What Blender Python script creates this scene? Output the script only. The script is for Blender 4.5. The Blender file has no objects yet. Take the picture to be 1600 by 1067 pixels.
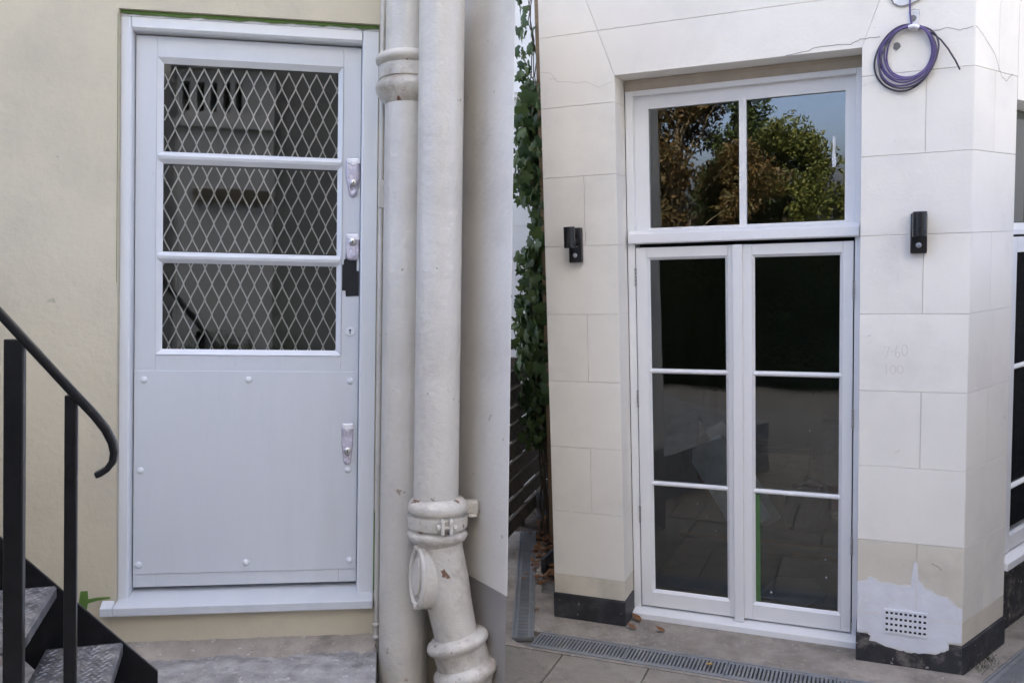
import bpy, bmesh, math, random
import numpy as np
from mathutils import Matrix, Vector

R_ = math.radians
scene = bpy.context.scene
COL = scene.collection
random.seed(7)
rng = np.random.default_rng(7)

# ------------------------------------------------------------------ camera
cam_d = bpy.data.cameras.new('camera')
cam = bpy.data.objects.new('camera', cam_d)
COL.objects.link(cam)
scene.camera = cam
cam_d.sensor_width = 36.0
cam_d.lens = 36.0 * 1350.0 / 1600.0
cam_d.clip_start = 0.05
cam_d.clip_end = 500.0
H = 1.93                                            # eye height over the paving
cam.matrix_world = Matrix(((0.999954, 0.009599, 0.0, 0.0),
                           (-0.000586, 0.061043, -0.998135, 0.0),
                           (-0.009581, 0.998089, 0.061046, H),
                           (0, 0, 0, 1)))

# ------------------------------------------------------------------ sky, sun, exposure
SUN_EL, SUN_AZ = 58.0, 12.0                         # behind the houses: both facades stand in open shade
world = bpy.data.worlds.new('World')
scene.world = world
world.use_nodes = True
wn = world.node_tree.nodes
sky = wn.new('ShaderNodeTexSky')
sky.sky_type = 'NISHITA'
sky.sun_disc = False
sky.sun_elevation = R_(SUN_EL)
sky.sun_rotation = R_(SUN_AZ)
sky.air_density = 0.35
sky.dust_density = 4.0
sky.ozone_density = 1.0
bg = wn['Background']
bg.inputs['Strength'].default_value = 0.15
world.node_tree.links.new(sky.outputs[0], bg.inputs['Color'])

sun_d = bpy.data.lights.new('sun', 'SUN')
sun_d.energy = 5.0
sun_d.angle = R_(0.53)
sun_d.color = (1.0, 0.94, 0.84)
sun = bpy.data.objects.new('sun', sun_d)
COL.objects.link(sun)
to_sun = Vector((math.sin(R_(SUN_AZ)) * math.cos(R_(SUN_EL)), math.cos(R_(SUN_AZ)) * math.cos(R_(SUN_EL)), math.sin(R_(SUN_EL))))
sun.rotation_euler = to_sun.to_track_quat('Z', 'Y').to_euler()
sun.location = (0, 0, 15)

vs = scene.view_settings
vs.view_transform = 'Standard'
vs.look = 'None'
vs.exposure = 3.24
vs.use_white_balance = True
vs.white_balance_temperature = 6650
vs.white_balance_tint = 8
vs.gamma = 1.0
vs.use_curve_mapping = False
scene.cycles.use_denoising = True
scene.cycles.max_bounces = 8
scene.cycles.transparent_max_bounces = 16

# ------------------------------------------------------------------ the two building frames (x along the wall, y into it, z up)
def frame(k, rows):
    """placement of a building: k metres per model unit (door leaf 2.3 m, french doors 1.9 m high)"""
    return Matrix([[c * k for c in r[:3]] + [r[3]] for r in rows] + [[0, 0, 0, 1]])
FL = frame(1.18, ((0.989464, -0.142852, 0.023556, -1.0973),
                  (0.141739, 0.988943, 0.043601, 3.6975),
                  (-0.029524, -0.039803, 0.998771, -0.2142 + H)))
FR = frame(0.90, ((0.91875, 0.394144, -0.023431, 1.0881),
                  (-0.394816, 0.917726, -0.043582, 4.0166),
                  (0.004326, 0.049292, 0.998775, -0.2546 + H)))
T = Matrix.Translation
GZ = -1.635                                        # paving level in the bay's frame
LZ = -1.10                                         # landing level in the door's frame

# ------------------------------------------------------------------ materials
def mat(name, color, rough=0.6, var=0.06, vscale=6.0, bump=0.0, bscale=60.0, bump2=0.0, b2scale=9.0, spec=0.5,
        metal=0.0, stain=None, stain_amt=0.0, stain_scale=3.0, speck=None, speck_amt=0.0, speck_scale=45.0, speck_thr=0.66, tint=0.0, coat=0.0, stretch=None):
    m = bpy.data.materials.new(name)
    m.use_nodes = True
    nt = m.node_tree
    N, Lk = nt.nodes, nt.links
    p = N['Principled BSDF']
    p.inputs['Roughness'].default_value = rough
    p.inputs['Metallic'].default_value = metal
    p.inputs['Specular IOR Level'].default_value = spec
    p.inputs['Coat Weight'].default_value = coat
    tc = N.new('ShaderNodeTexCoord')
    vec = tc.outputs['Object']
    if stretch:
        mp = N.new('ShaderNodeMapping')
        mp.inputs['Scale'].default_value = stretch
        Lk.new(vec, mp.inputs['Vector'])
        vec = mp.outputs['Vector']
    def noise(scale, detail=4.0, rough_=0.55):
        n = N.new('ShaderNodeTexNoise')
        n.inputs['Scale'].default_value = scale
        n.inputs['Detail'].default_value = detail
        n.inputs['Roughness'].default_value = rough_
        Lk.new(vec, n.inputs['Vector'])
        return n.outputs['Fac']
    def ramp(fac, a, b):
        r = N.new('ShaderNodeMapRange')
        r.inputs['From Min'].default_value = a
        r.inputs['From Max'].default_value = b
        Lk.new(fac, r.inputs['Value'])
        return r.outputs['Result']
    def mix(fac, a, b):
        x = N.new('ShaderNodeMix')
        x.data_type = 'RGBA'
        if isinstance(fac, float):
            x.inputs[0].default_value = fac
        else:
            Lk.new(fac, x.inputs[0])
        for i, c in ((6, a), (7, b)):
            if isinstance(c, tuple):
                x.inputs[i].default_value = (*c, 1)
            else:
                Lk.new(c, x.inputs[i])
        return x.outputs[2]
    def mul(fac, k):
        x = N.new('ShaderNodeMath')
        x.operation = 'MULTIPLY'
        Lk.new(fac, x.inputs[0])
        x.inputs[1].default_value = k
        return x.outputs[0]
    lo = tuple(c * (1 - var) for c in color)
    hi = tuple(min(1, c * (1 + var)) for c in color)
    col = mix(ramp(noise(vscale), 0.3, 0.7), lo, hi)
    if stain is not None:
        col = mix(mul(ramp(noise(stain_scale, 6.0, 0.65), 0.5, 0.72), stain_amt), col, stain)
    if speck is not None:
        col = mix(mul(ramp(noise(speck_scale, 2.5, 0.55), speck_thr, speck_thr + 0.04), speck_amt), col, speck)
    if tint > 0:
        oi = N.new('ShaderNodeObjectInfo')
        hsv = N.new('ShaderNodeHueSaturation')
        r = N.new('ShaderNodeMapRange')
        r.inputs['To Min'].default_value = 1 - tint
        r.inputs['To Max'].default_value = 1 + tint
        Lk.new(oi.outputs['Random'], r.inputs['Value'])
        Lk.new(r.outputs['Result'], hsv.inputs['Value'])
        Lk.new(col, hsv.inputs['Color'])
        col = hsv.outputs['Color']
    Lk.new(col, p.inputs['Base Color'])
    prev = None
    for st, sc in ((bump2, b2scale), (bump, bscale)):
        if st > 0:
            b = N.new('ShaderNodeBump')
            b.inputs['Strength'].default_value = st
            b.inputs['Distance'].default_value = 0.01
            Lk.new(noise(sc, 5.0, 0.6), b.inputs['Height'])
            if prev:
                Lk.new(prev, b.inputs['Normal'])
            prev = b.outputs['Normal']
    if prev:
        Lk.new(prev, p.inputs['Normal'])
    return m

def glass(name, ior, tint=(0.93, 0.96, 0.94)):
    m = bpy.data.materials.new(name)
    m.use_nodes = True
    nt = m.node_tree
    N, Lk = nt.nodes, nt.links
    N.remove(N['Principled BSDF'])
    fr = N.new('ShaderNodeFresnel')
    fr.inputs['IOR'].default_value = ior
    tr = N.new('ShaderNodeBsdfTransparent')
    tr.inputs['Color'].default_value = (*tint, 1)
    gl = N.new('ShaderNodeBsdfGlossy')
    gl.inputs['Roughness'].default_value = 0.0
    tc = N.new('ShaderNodeTexCoord')
    no = N.new('ShaderNodeTexNoise')
    no.inputs['Scale'].default_value = 2.2
    Lk.new(tc.outputs['Object'], no.inputs['Vector'])
    bp = N.new('ShaderNodeBump')
    bp.inputs['Strength'].default_value = 0.02
    bp.inputs['Distance'].default_value = 0.05
    Lk.new(no.outputs['Fac'], bp.inputs['Height'])
    Lk.new(bp.outputs['Normal'], gl.inputs['Normal'])
    mx = N.new('ShaderNodeMixShader')
    Lk.new(fr.outputs[0], mx.inputs[0])
    Lk.new(tr.outputs[0], mx.inputs[1])
    Lk.new(gl.outputs[0], mx.inputs[2])
    Lk.new(mx.outputs[0], N['Material Output'].inputs['Surface'])
    return m

def leaf_mat(name, c1, c2, trans=0.35, rough=0.5, spec=0.4):
    m = bpy.data.materials.new(name)
    m.use_nodes = True
    nt = m.node_tree
    N, Lk = nt.nodes, nt.links
    p = N['Principled BSDF']
    p.inputs['Roughness'].default_value = rough
    p.inputs['Specular IOR Level'].default_value = spec
    geo = N.new('ShaderNodeNewGeometry')
    oi = N.new('ShaderNodeObjectInfo')
    ad = N.new('ShaderNodeMath')
    ad.operation = 'ADD'
    Lk.new(geo.outputs['Random Per Island'], ad.inputs[0])
    Lk.new(oi.outputs['Random'], ad.inputs[1])
    fr = N.new('ShaderNodeMath')
    fr.operation = 'FRACT'
    Lk.new(ad.outputs[0], fr.inputs[0])
    x = N.new('ShaderNodeMix')
    x.data_type = 'RGBA'
    Lk.new(fr.outputs[0], x.inputs[0])
    x.inputs[6].default_value = (*c1, 1)
    x.inputs[7].default_value = (*c2, 1)
    Lk.new(x.outputs[2], p.inputs['Base Color'])
    tl = N.new('ShaderNodeBsdfTranslucent')
    Lk.new(x.outputs[2], tl.inputs['Color'])
    mx = N.new('ShaderNodeMixShader')
    mx.inputs[0].default_value = trans
    Lk.new(p.outputs[0], mx.inputs[1])
    Lk.new(tl.outputs[0], mx.inputs[2])
    Lk.new(mx.outputs[0], N['Material Output'].inputs['Surface'])
    return m

M = {}
M['cream_wall'] = mat('cream_wall', (0.525, 0.472, 0.355), 0.7, 0.06, 1.4, bump=0.2, bscale=45, bump2=0.5, b2scale=9, stain=(0.38, 0.35, 0.285), stain_amt=0.55, stain_scale=2.0, speck=(0.27, 0.25, 0.21), speck_amt=0.6, speck_scale=19, speck_thr=0.73)
M['ashlar'] = mat('ashlar', (0.84, 0.805, 0.74), 0.62, 0.05, 1.3, bump=0.12, bscale=60, bump2=0.25, b2scale=6, tint=0.03, stain=(0.66, 0.63, 0.585), stain_amt=0.55, stain_scale=1.7, speck=(0.40, 0.37, 0.34), speck_amt=0.7, speck_scale=21, speck_thr=0.745)
M['ashlar_worn'] = mat('ashlar_worn', (0.68, 0.63, 0.535), 0.65, 0.06, 3.0, bump=0.12, bscale=60, bump2=0.2, b2scale=8, stain=(0.50, 0.455, 0.385), stain_amt=0.65, stain_scale=3.5, speck=(0.30, 0.28, 0.25), speck_amt=0.8, speck_scale=19, speck_thr=0.72)
M['joint'] = mat('joint', (0.74, 0.70, 0.64), 0.85, 0.1, 20)
M['crack'] = mat('crack', (0.25, 0.23, 0.21), 0.9, 0.15, 30)
M['crack_pale'] = mat('crack_pale', (0.60, 0.58, 0.55), 0.9, 0.15, 30)
M['patch_edge'] = mat('patch_edge', (0.70, 0.69, 0.665), 0.6, 0.06, 12, bump=0.2, bscale=30)
M['patch_white'] = mat('patch_white', (0.74, 0.75, 0.785), 0.55, 0.05, 9, bump=0.25, bscale=26, bump2=0.3, b2scale=8, stain=(0.64, 0.635, 0.63), stain_amt=0.6, stain_scale=6)
M['plinth_black'] = mat('plinth_black', (0.028, 0.029, 0.034), 0.5, 0.3, 9, bump=0.2, bscale=50, bump2=0.3, b2scale=10, stain=(0.10, 0.10, 0.10), stain_amt=0.5, stain_scale=9, speck=(0.35, 0.33, 0.30), speck_amt=0.6, speck_scale=33)
M['plinth_worn'] = mat('plinth_worn', (0.03, 0.03, 0.033), 0.6, 0.4, 9, bump=0.4, bscale=40, bump2=0.4, b2scale=12, stain=(0.28, 0.25, 0.22), stain_amt=0.9, stain_scale=11, speck=(0.45, 0.43, 0.40), speck_amt=0.8, speck_scale=26)
M['white_frame'] = mat('white_frame', (0.64, 0.66, 0.685), 0.33, 0.015, 3.0, bump=0.035, bscale=30, stretch=(7, 7, 1), stain=(0.58, 0.585, 0.59), stain_amt=0.4, stain_scale=2)
M['white_gloss'] = mat('white_gloss', (0.82, 0.82, 0.825), 0.30, 0.012, 3.0, bump=0.02, bscale=35, stretch=(6, 6, 1), stain=(0.74, 0.75, 0.76), stain_amt=0.3, stain_scale=3)
M['white_door'] = mat('white_door', (0.56, 0.58, 0.61), 0.36, 0.025, 1.0, bump=0.06, bscale=26, bump2=0.05, b2scale=3, stretch=(6, 6, 1), stain=(0.49, 0.515, 0.545), stain_amt=0.55, stain_scale=0.9, speck=(0.36, 0.36, 0.36), speck_amt=0.5, speck_scale=14, speck_thr=0.74)
M['white_dirty'] = mat('white_dirty', (0.74, 0.75, 0.77), 0.4, 0.03, 7, stain=(0.55, 0.53, 0.5), stain_amt=0.3, stain_scale=8)
M['pipe_paint'] = mat('pipe_paint', (0.55, 0.52, 0.465), 0.34, 0.06, 2.5, bump=0.5, bscale=34, bump2=0.5, b2scale=15, stain=(0.43, 0.395, 0.345), stain_amt=0.7, stain_scale=2.2, speck=(0.27, 0.21, 0.16), speck_amt=0.85, speck_scale=26, speck_thr=0.695, coat=0.15)
M['pipe_dirty'] = mat('pipe_dirty', (0.54, 0.505, 0.445), 0.38, 0.1, 6, bump=0.7, bscale=34, bump2=0.7, b2scale=14, stain=(0.25, 0.20, 0.155), stain_amt=0.85, stain_scale=8, speck=(0.15, 0.07, 0.035), speck_amt=0.95, speck_scale=20, speck_thr=0.665, coat=0.15)
M['return_wall'] = mat('return_wall', (0.72, 0.68, 0.62), 0.6, 0.06, 2.5, bump=0.2, bscale=40, bump2=0.35, b2scale=6, stain=(0.50, 0.465, 0.42), stain_amt=0.6, stain_scale=2.2, speck=(0.28, 0.25, 0.22), speck_amt=0.7, speck_scale=18, speck_thr=0.72)
M['grey_panel'] = mat('grey_panel', (0.30, 0.28, 0.265), 0.6, 0.06, 5, bump=0.08, bscale=50, stain=(0.38, 0.35, 0.32), stain_amt=0.5, stain_scale=5)
M['head_shade'] = mat('head_shade', (0.40, 0.35, 0.29), 0.8, 0.1, 8)  # brown tone paints in the shadow under the flat arch
M['concrete'] = mat('concrete', (0.32, 0.282, 0.24), 0.9, 0.22, 7, bump=0.8, bscale=60, bump2=0.6, b2scale=18, stain=(0.15, 0.135, 0.12), stain_amt=0.85, stain_scale=6, speck=(0.50, 0.48, 0.45), speck_amt=0.7, speck_scale=45, speck_thr=0.66)
M['landing'] = mat('landing', (0.30, 0.29, 0.285), 0.9, 0.3, 14, bump=1.0, bscale=60, bump2=1.0, b2scale=24, stain=(0.11, 0.105, 0.10), stain_amt=0.85, stain_scale=13, speck=(0.48, 0.47, 0.46), speck_amt=0.7, speck_scale=40, speck_thr=0.64)
M['slab'] = mat('slab', (0.28, 0.25, 0.21), 0.85, 0.16, 5, bump=0.6, bscale=70, bump2=0.5, b2scale=16, stain=(0.14, 0.128, 0.113), stain_amt=0.8, stain_scale=6, speck=(0.42, 0.40, 0.37), speck_amt=0.6, speck_scale=50, speck_thr=0.67, tint=0.10)
M['ground'] = mat('ground', (0.20, 0.185, 0.165), 0.95, 0.15, 3, bump=0.4, bscale=50)
M['lawn'] = mat('lawn', (0.055, 0.075, 0.03), 0.95, 0.3, 2, bump=0.8, bscale=40)
M['hedge_core'] = mat('hedge_core', (0.03, 0.035, 0.022), 0.95, 0.6, 7, spec=0.05)
M['moss'] = mat('moss', (0.055, 0.062, 0.03), 0.9, 0.3, 30)
M['soil'] = mat('soil', (0.07, 0.05, 0.035), 0.95, 0.4, 25, bump=1.0, bscale=60)
M['galv'] = mat('galv', (0.25, 0.26, 0.27), 0.5, 0.12, 14, metal=0.35, stain=(0.33, 0.31, 0.28), stain_amt=0.5, stain_scale=9)
M['void'] = mat('void', (0.015, 0.015, 0.015), 0.95, 0.1, 5)
M['black_iron'] = mat('black_iron', (0.008, 0.008, 0.009), 0.30, 0.3, 20, bump=0.12, bscale=50, spec=0.25, speck=(0.13, 0.12, 0.11), speck_amt=0.7, speck_scale=24, speck_thr=0.70)
M['tread'] = mat('tread', (0.10, 0.10, 0.108), 0.42, 0.4, 16, bump=0.25, bscale=80, stain=(0.30, 0.285, 0.27), stain_amt=0.9, stain_scale=12)
M['tread_raised'] = mat('tread_raised', (0.24, 0.24, 0.245), 0.42, 0.4, 22, metal=0.2, stain=(0.05, 0.05, 0.055), stain_amt=0.8, stain_scale=14)
M['lamp_black'] = mat('lamp_black', (0.012, 0.012, 0.013), 0.28, 0.2, 20)
M['sensor'] = mat('sensor', (0.32, 0.33, 0.34), 0.2, 0.1, 60, coat=0.5)
M['purple'] = mat('purple', (0.115, 0.085, 0.22), 0.4, 0.25, 9)
M['purple_dark'] = mat('purple_dark', (0.06, 0.052, 0.075), 0.45, 0.3, 12)
M['green_tape'] = mat('green_tape', (0.09, 0.17, 0.03), 0.65, 0.15, 20)
M['green_tape_pale'] = mat('green_tape_pale', (0.065, 0.14, 0.05), 0.55, 0.1, 20)
M['black_tape'] = mat('black_tape', (0.006, 0.006, 0.007), 0.75, 0.2, 30)
M['steel'] = mat('steel', (0.48, 0.47, 0.47), 0.28, 0.15, 30, metal=0.9)
M['clear_tape'] = mat('clear_tape', (0.56, 0.52, 0.60), 0.16, 0.25, 26, bump=1.0, bscale=45, bump2=1.0, b2scale=80, coat=0.8)
M['tape_fold'] = mat('tape_fold', (0.78, 0.77, 0.80), 0.2, 0.1, 40, coat=0.6)
M['mesh_wire'] = mat('mesh_wire', (0.74, 0.77, 0.78), 0.4, 0.12, 12)
M['wood_grey'] = mat('wood_grey', (0.12, 0.092, 0.062), 0.85, 0.35, 5, bump=0.6, bscale=14, stretch=(2, 10, 10), stain=(0.05, 0.05, 0.032), stain_amt=0.8, stain_scale=2)
M['bark'] = mat('bark', (0.11, 0.085, 0.06), 0.95, 0.3, 9, bump=0.8, bscale=20)
M['stem'] = mat('stem', (0.10, 0.075, 0.05), 0.9, 0.2, 20)
M['stone_grey'] = mat('stone_grey', (0.17, 0.17, 0.175), 0.8, 0.2, 20, bump=0.3, bscale=50)
M['house_wall'] = mat('house_wall', (0.66, 0.64, 0.60), 0.8, 0.05, 2, bump=0.1, bscale=30)
M['old_render'] = mat('old_render', (0.46, 0.465, 0.47), 0.85, 0.12, 2, bump=0.2, bscale=30, stain=(0.19, 0.19, 0.19), stain_amt=0.6, stain_scale=2)
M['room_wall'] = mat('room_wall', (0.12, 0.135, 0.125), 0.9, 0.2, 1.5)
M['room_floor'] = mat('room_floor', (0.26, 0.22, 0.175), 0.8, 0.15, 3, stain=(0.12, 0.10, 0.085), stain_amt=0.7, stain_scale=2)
M['timber'] = mat('timber', (0.30, 0.20, 0.11), 0.7, 0.2, 8, stretch=(1, 8, 8))
M['board_white'] = mat('board_white', (0.62, 0.66, 0.72), 0.6, 0.08, 5, stain=(0.3, 0.28, 0.26), stain_amt=0.6, stain_scale=6)
M['dark_cloth'] = mat('dark_cloth', (0.03, 0.045, 0.075), 0.9, 0.4, 14, bump=0.6, bscale=30)
M['red_plastic'] = mat('red_plastic', (0.28, 0.03, 0.03), 0.5, 0.15, 8)
M['dust_sheet'] = mat('dust_sheet', (0.50, 0.48, 0.45), 0.8, 0.15, 6, bump=0.5, bscale=12)
M['glass'] = glass('glass', 1.85)
M['glass_old'] = glass('glass_old', 1.66, (0.95, 0.96, 0.95))
M['ivy'] = leaf_mat('ivy', (0.03, 0.065, 0.02), (0.12, 0.17, 0.05), 0.25)
M['autumn'] = leaf_mat('autumn', (0.085, 0.045, 0.015), (0.06, 0.052, 0.02), 0.3, 0.6, 0.2)
M['green_leaf'] = leaf_mat('green_leaf', (0.035, 0.055, 0.014), (0.12, 0.115, 0.028), 0.3, 0.6, 0.2)
M['dark_leaf'] = leaf_mat('dark_leaf', (0.022, 0.036, 0.014), (0.05, 0.06, 0.024), 0.15, 0.8, 0.05)
M['dead_leaf'] = mat('dead_leaf', (0.20, 0.09, 0.035), 0.8, 0.3, 40)
M['dead_leaf_yellow'] = mat('dead_leaf_yellow', (0.36, 0.22, 0.05), 0.8, 0.3, 40)

# ------------------------------------------------------------------ mesh building
ORG = {}

def tag(o, label=None, cat=None, group=None, kind=None):
    if label:
        o['label'] = label
    if cat:
        o['category'] = cat
    if group:
        o['group'] = group
    if kind:
        o['kind'] = kind
    return o

def thing(name, label, cat, frame, base, group=None):
    o = bpy.data.objects.new(name, None)
    COL.objects.link(o)
    o.empty_display_size = 0.05
    o.matrix_world = frame @ T(base)
    ORG[o.name] = Vector(base)
    return tag(o, label, cat, group)

class MB:
    def __init__(self):
        self.v, self.f = [], []
    def add(self, vs, fs):
        n = len(self.v)
        self.v += [tuple(p) for p in vs]
        self.f += [tuple(i + n for i in f) for f in fs]
        return self
    def box(self, x0, x1, y0, y1, z0, z1):
        return self.add([(x0, y0, z0), (x1, y0, z0), (x1, y1, z0), (x0, y1, z0), (x0, y0, z1), (x1, y0, z1), (x1, y1, z1), (x0, y1, z1)],
                        [(0, 3, 2, 1), (4, 5, 6, 7), (0, 1, 5, 4), (1, 2, 6, 5), (2, 3, 7, 6), (3, 0, 4, 7)])
    def _prism(self, a, b):
        n = len(a)
        return self.add(list(a) + list(b), [tuple(range(n))[::-1], tuple(range(n, 2 * n))] + [(i, (i + 1) % n, (i + 1) % n + n, i + n) for i in range(n)])
    def prism_x(self, prof, x0, x1):
        return self._prism([(x0, y, z) for y, z in prof], [(x1, y, z) for y, z in prof])
    def prism_y(self, poly, y0, y1):
        return self._prism([(x, y0, z) for x, z in poly], [(x, y1, z) for x, z in poly])
    def prism_z(self, poly, z0, z1):
        return self._prism([(x, y, z0) for x, y in poly], [(x, y, z1) for x, y in poly])
    def block(self, poly, y0, y1, gap=0.0008, ch=0.0015):
        """a dressed stone: polygon (x, z) shrunk by half a joint, face chamfered"""
        cx = sum(p[0] for p in poly) / len(poly)
        cz = sum(p[1] for p in poly) / len(poly)
        def inset(d):
            out = []
            n = len(poly)
            for i in range(n):
                p0, p1, p2 = Vector(poly[i - 1]), Vector(poly[i]), Vector(poly[(i + 1) % n])
                def nrm(a, b):
                    t = (b - a).normalized()
                    m_ = Vector((-t.y, t.x))
                    if m_.dot(Vector((cx, cz)) - a) < 0:
                        m_ = -m_
                    return m_
                n1, n2 = nrm(p0, p1), nrm(p1, p2)
                k = 1 + n1.dot(n2)
                out.append(p1 + (n1 + n2) * (d / max(k, 0.2)))
            return out
        A, B = inset(gap + ch), inset(gap)
        n = len(poly)
        vs = [(p.x, y0, p.y) for p in A] + [(p.x, y0 + ch, p.y) for p in B] + [(p.x, y1, p.y) for p in B]
        fs = [tuple(range(n)), tuple(range(2 * n, 3 * n))[::-1]]
        for k in (0, n):
            fs += [(k + i, k + (i + 1) % n, k + n + (i + 1) % n, k + n + i) for i in range(n)]
        return self.add(vs, fs)
    def holed(self, xs, zs, hole, y0, y1):
        """slab in the x-z plane made of cells; hole(i, j) tells which cells are open"""
        nx, nz = len(xs) - 1, len(zs) - 1
        op = lambda i, j: not (0 <= i < nx and 0 <= j < nz) or hole(i, j)
        for i in range(nx):
            for j in range(nz):
                if hole(i, j):
                    continue
                x0, x1, z0, z1 = xs[i], xs[i + 1], zs[j], zs[j + 1]
                self.add([(x0, y0, z0), (x1, y0, z0), (x1, y0, z1), (x0, y0, z1)], [(0, 1, 2, 3)])
                self.add([(x0, y1, z0), (x1, y1, z0), (x1, y1, z1), (x0, y1, z1)], [(3, 2, 1, 0)])
                if op(i - 1, j):
                    self.add([(x0, y0, z0), (x0, y0, z1), (x0, y1, z1), (x0, y1, z0)], [(0, 1, 2, 3)])
                if op(i + 1, j):
                    self.add([(x1, y0, z0), (x1, y1, z0), (x1, y1, z1), (x1, y0, z1)], [(0, 1, 2, 3)])
                if op(i, j - 1):
                    self.add([(x0, y0, z0), (x0, y1, z0), (x1, y1, z0), (x1, y0, z0)], [(0, 1, 2, 3)])
                if op(i, j + 1):
                    self.add([(x0, y0, z1), (x1, y0, z1), (x1, y1, z1), (x0, y1, z1)], [(0, 1, 2, 3)])
        return self
    def tube(self, pts, r, n=10, closed=False, rs=None):
        P = [Vector(p) for p in pts]
        m = len(P)
        rings = []
        up = None
        for i in range(m):
            a = P[i - 1] if (i > 0 or closed) else P[i]
            b = P[(i + 1) % m] if (i < m - 1 or closed) else P[i]
            t = (b - a).normalized()
            if up is None:
                up = t.orthogonal().normalized()
            up = (up - t * up.dot(t)).normalized()
            w = t.cross(up)
            rr = rs[i] if rs else r
            rings.append([P[i] + (up * math.cos(2 * math.pi * k / n) + w * math.sin(2 * math.pi * k / n)) * rr for k in range(n)])
        vs = [q for ring in rings for q in ring]
        fs = []
        for i in range(m if closed else m - 1):
            j = (i + 1) % m
            fs += [(i * n + k, i * n + (k + 1) % n, j * n + (k + 1) % n, j * n + k) for k in range(n)]
        if not closed:
            fs += [tuple(range(n))[::-1], tuple(range((m - 1) * n, m * n))]
        return self.add(vs, fs)
    def lathe(self, prof, c, axis=(0, 0, 1), n=28):
        """prof: (radius, distance along axis)"""
        ax = Vector(axis).normalized()
        u = ax.orthogonal().normalized()
        w = ax.cross(u)
        c = Vector(c)
        vs, fs = [], []
        for r, h in prof:
            for k in range(n):
                a = 2 * math.pi * k / n
                vs.append(c + ax * h + (u * math.cos(a) + w * math.sin(a)) * r)
        for i in range(len(prof) - 1):
            fs += [(i * n + k, i * n + (k + 1) % n, (i + 1) * n + (k + 1) % n, (i + 1) * n + k) for k in range(n)]
        fs += [tuple(range(n))[::-1], tuple(range((len(prof) - 1) * n, len(prof) * n))]
        return self.add(vs, fs)
    def bead(self, x0, x1, z0, z1, y0, d, y1):
        """sloping glazing bead: outer rectangle at y0 falling to one inset by d at y1"""
        o = [(x0, z0), (x1, z0), (x1, z1), (x0, z1)]
        i = [(x0 + d, z0 + d), (x1 - d, z0 + d), (x1 - d, z1 - d), (x0 + d, z1 - d)]
        vs = [(x, y0, z) for x, z in o] + [(x, y1, z) for x, z in i] + [(x, y1, z) for x, z in o]
        fs = []
        for k in range(4):
            l = (k + 1) % 4
            fs += [(k, l, l + 4, k + 4), (k + 4, l + 4, l + 8, k + 8)]
        return self.add(vs, fs)
    def ribbon(self, pts, w, y):
        """thin strip on a wall face; pts (x, z)"""
        P = [Vector(p) for p in pts]
        vs, n = [], len(P)
        for i in range(n):
            t = (P[min(i + 1, n - 1)] - P[max(i - 1, 0)]).normalized()
            q = Vector((-t.y, t.x)) * (w if not isinstance(w, list) else w[i]) * 0.5
            vs += [(P[i].x + q.x, y, P[i].y + q.y), (P[i].x - q.x, y, P[i].y - q.y)]
        return self.add(vs, [(2 * i, 2 * i + 1, 2 * i + 3, 2 * i + 2) for i in range(n - 1)])
    def obj(self, name, m, parent=None, frame=None, base=(0, 0, 0), bevel=0.0, seg=2, smooth=None, label=None, cat=None, group=None, kind=None):
        org = ORG[parent.name] if parent else Vector(base)
        me = bpy.data.meshes.new(name)
        me.from_pydata([tuple(Vector(p) - org) for p in self.v], [], self.f)
        bm = bmesh.new()
        bm.from_mesh(me)
        bmesh.ops.recalc_face_normals(bm, faces=bm.faces)
        if bevel > 0:
            ed = [e for e in bm.edges if len(e.link_faces) == 2 and e.calc_face_angle(0) > 0.5]
            bmesh.ops.bevel(bm, geom=ed, offset=bevel, segments=seg, affect='EDGES', profile=0.5, clamp_overlap=True)
        bm.to_mesh(me)
        bm.free()
        if smooth is not None:
            me.shade_smooth()
            me.set_sharp_from_angle(angle=R_(smooth))
        me.materials.append(M[m])
        o = bpy.data.objects.new(name, me)
        COL.objects.link(o)
        if parent:
            o.parent = parent
        else:
            o.matrix_world = frame @ T(base)
        ORG[o.name] = org
        return tag(o, label, cat, group, kind)

def put(me_obj, name, parent, mw, mesh=None):
    """another object on the same mesh, placed by a matrix relative to its parent"""
    o = bpy.data.objects.new(name, mesh or me_obj.data)
    COL.objects.link(o)
    o.parent = parent
    o.matrix_local = mw
    return o

# ================================================================== GROUND
MB().add([(-70, -90, GZ - 0.03), (60, -90, GZ - 0.03), (60, 40, GZ - 0.03), (-70, 40, GZ - 0.03)], [(0, 1, 2, 3)]).obj('ground', 'ground', frame=FR, kind='structure')
MB().add([(-60, -85, GZ - 0.022), (50, -85, GZ - 0.022), (50, -8.3, GZ - 0.022), (-60, -8.3, GZ - 0.022)], [(0, 1, 2, 3)]).obj('lawn', 'lawn', frame=FR, kind='structure')

# concrete apron between the bay and the drain
ap = MB().prism_z([(-1.145, -0.2205), (1.02, -0.2205), (1.70, 1.156), (1.65, 1.6), (1.3, 1.6), (1.0, 0.3), (-1.3, 0.3), (-1.62, 1.2), (-1.695, 1.2)], GZ - 0.06, GZ)
ap.obj('concrete_apron', 'concrete', frame=FR, bevel=0.004, kind='structure')

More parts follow.
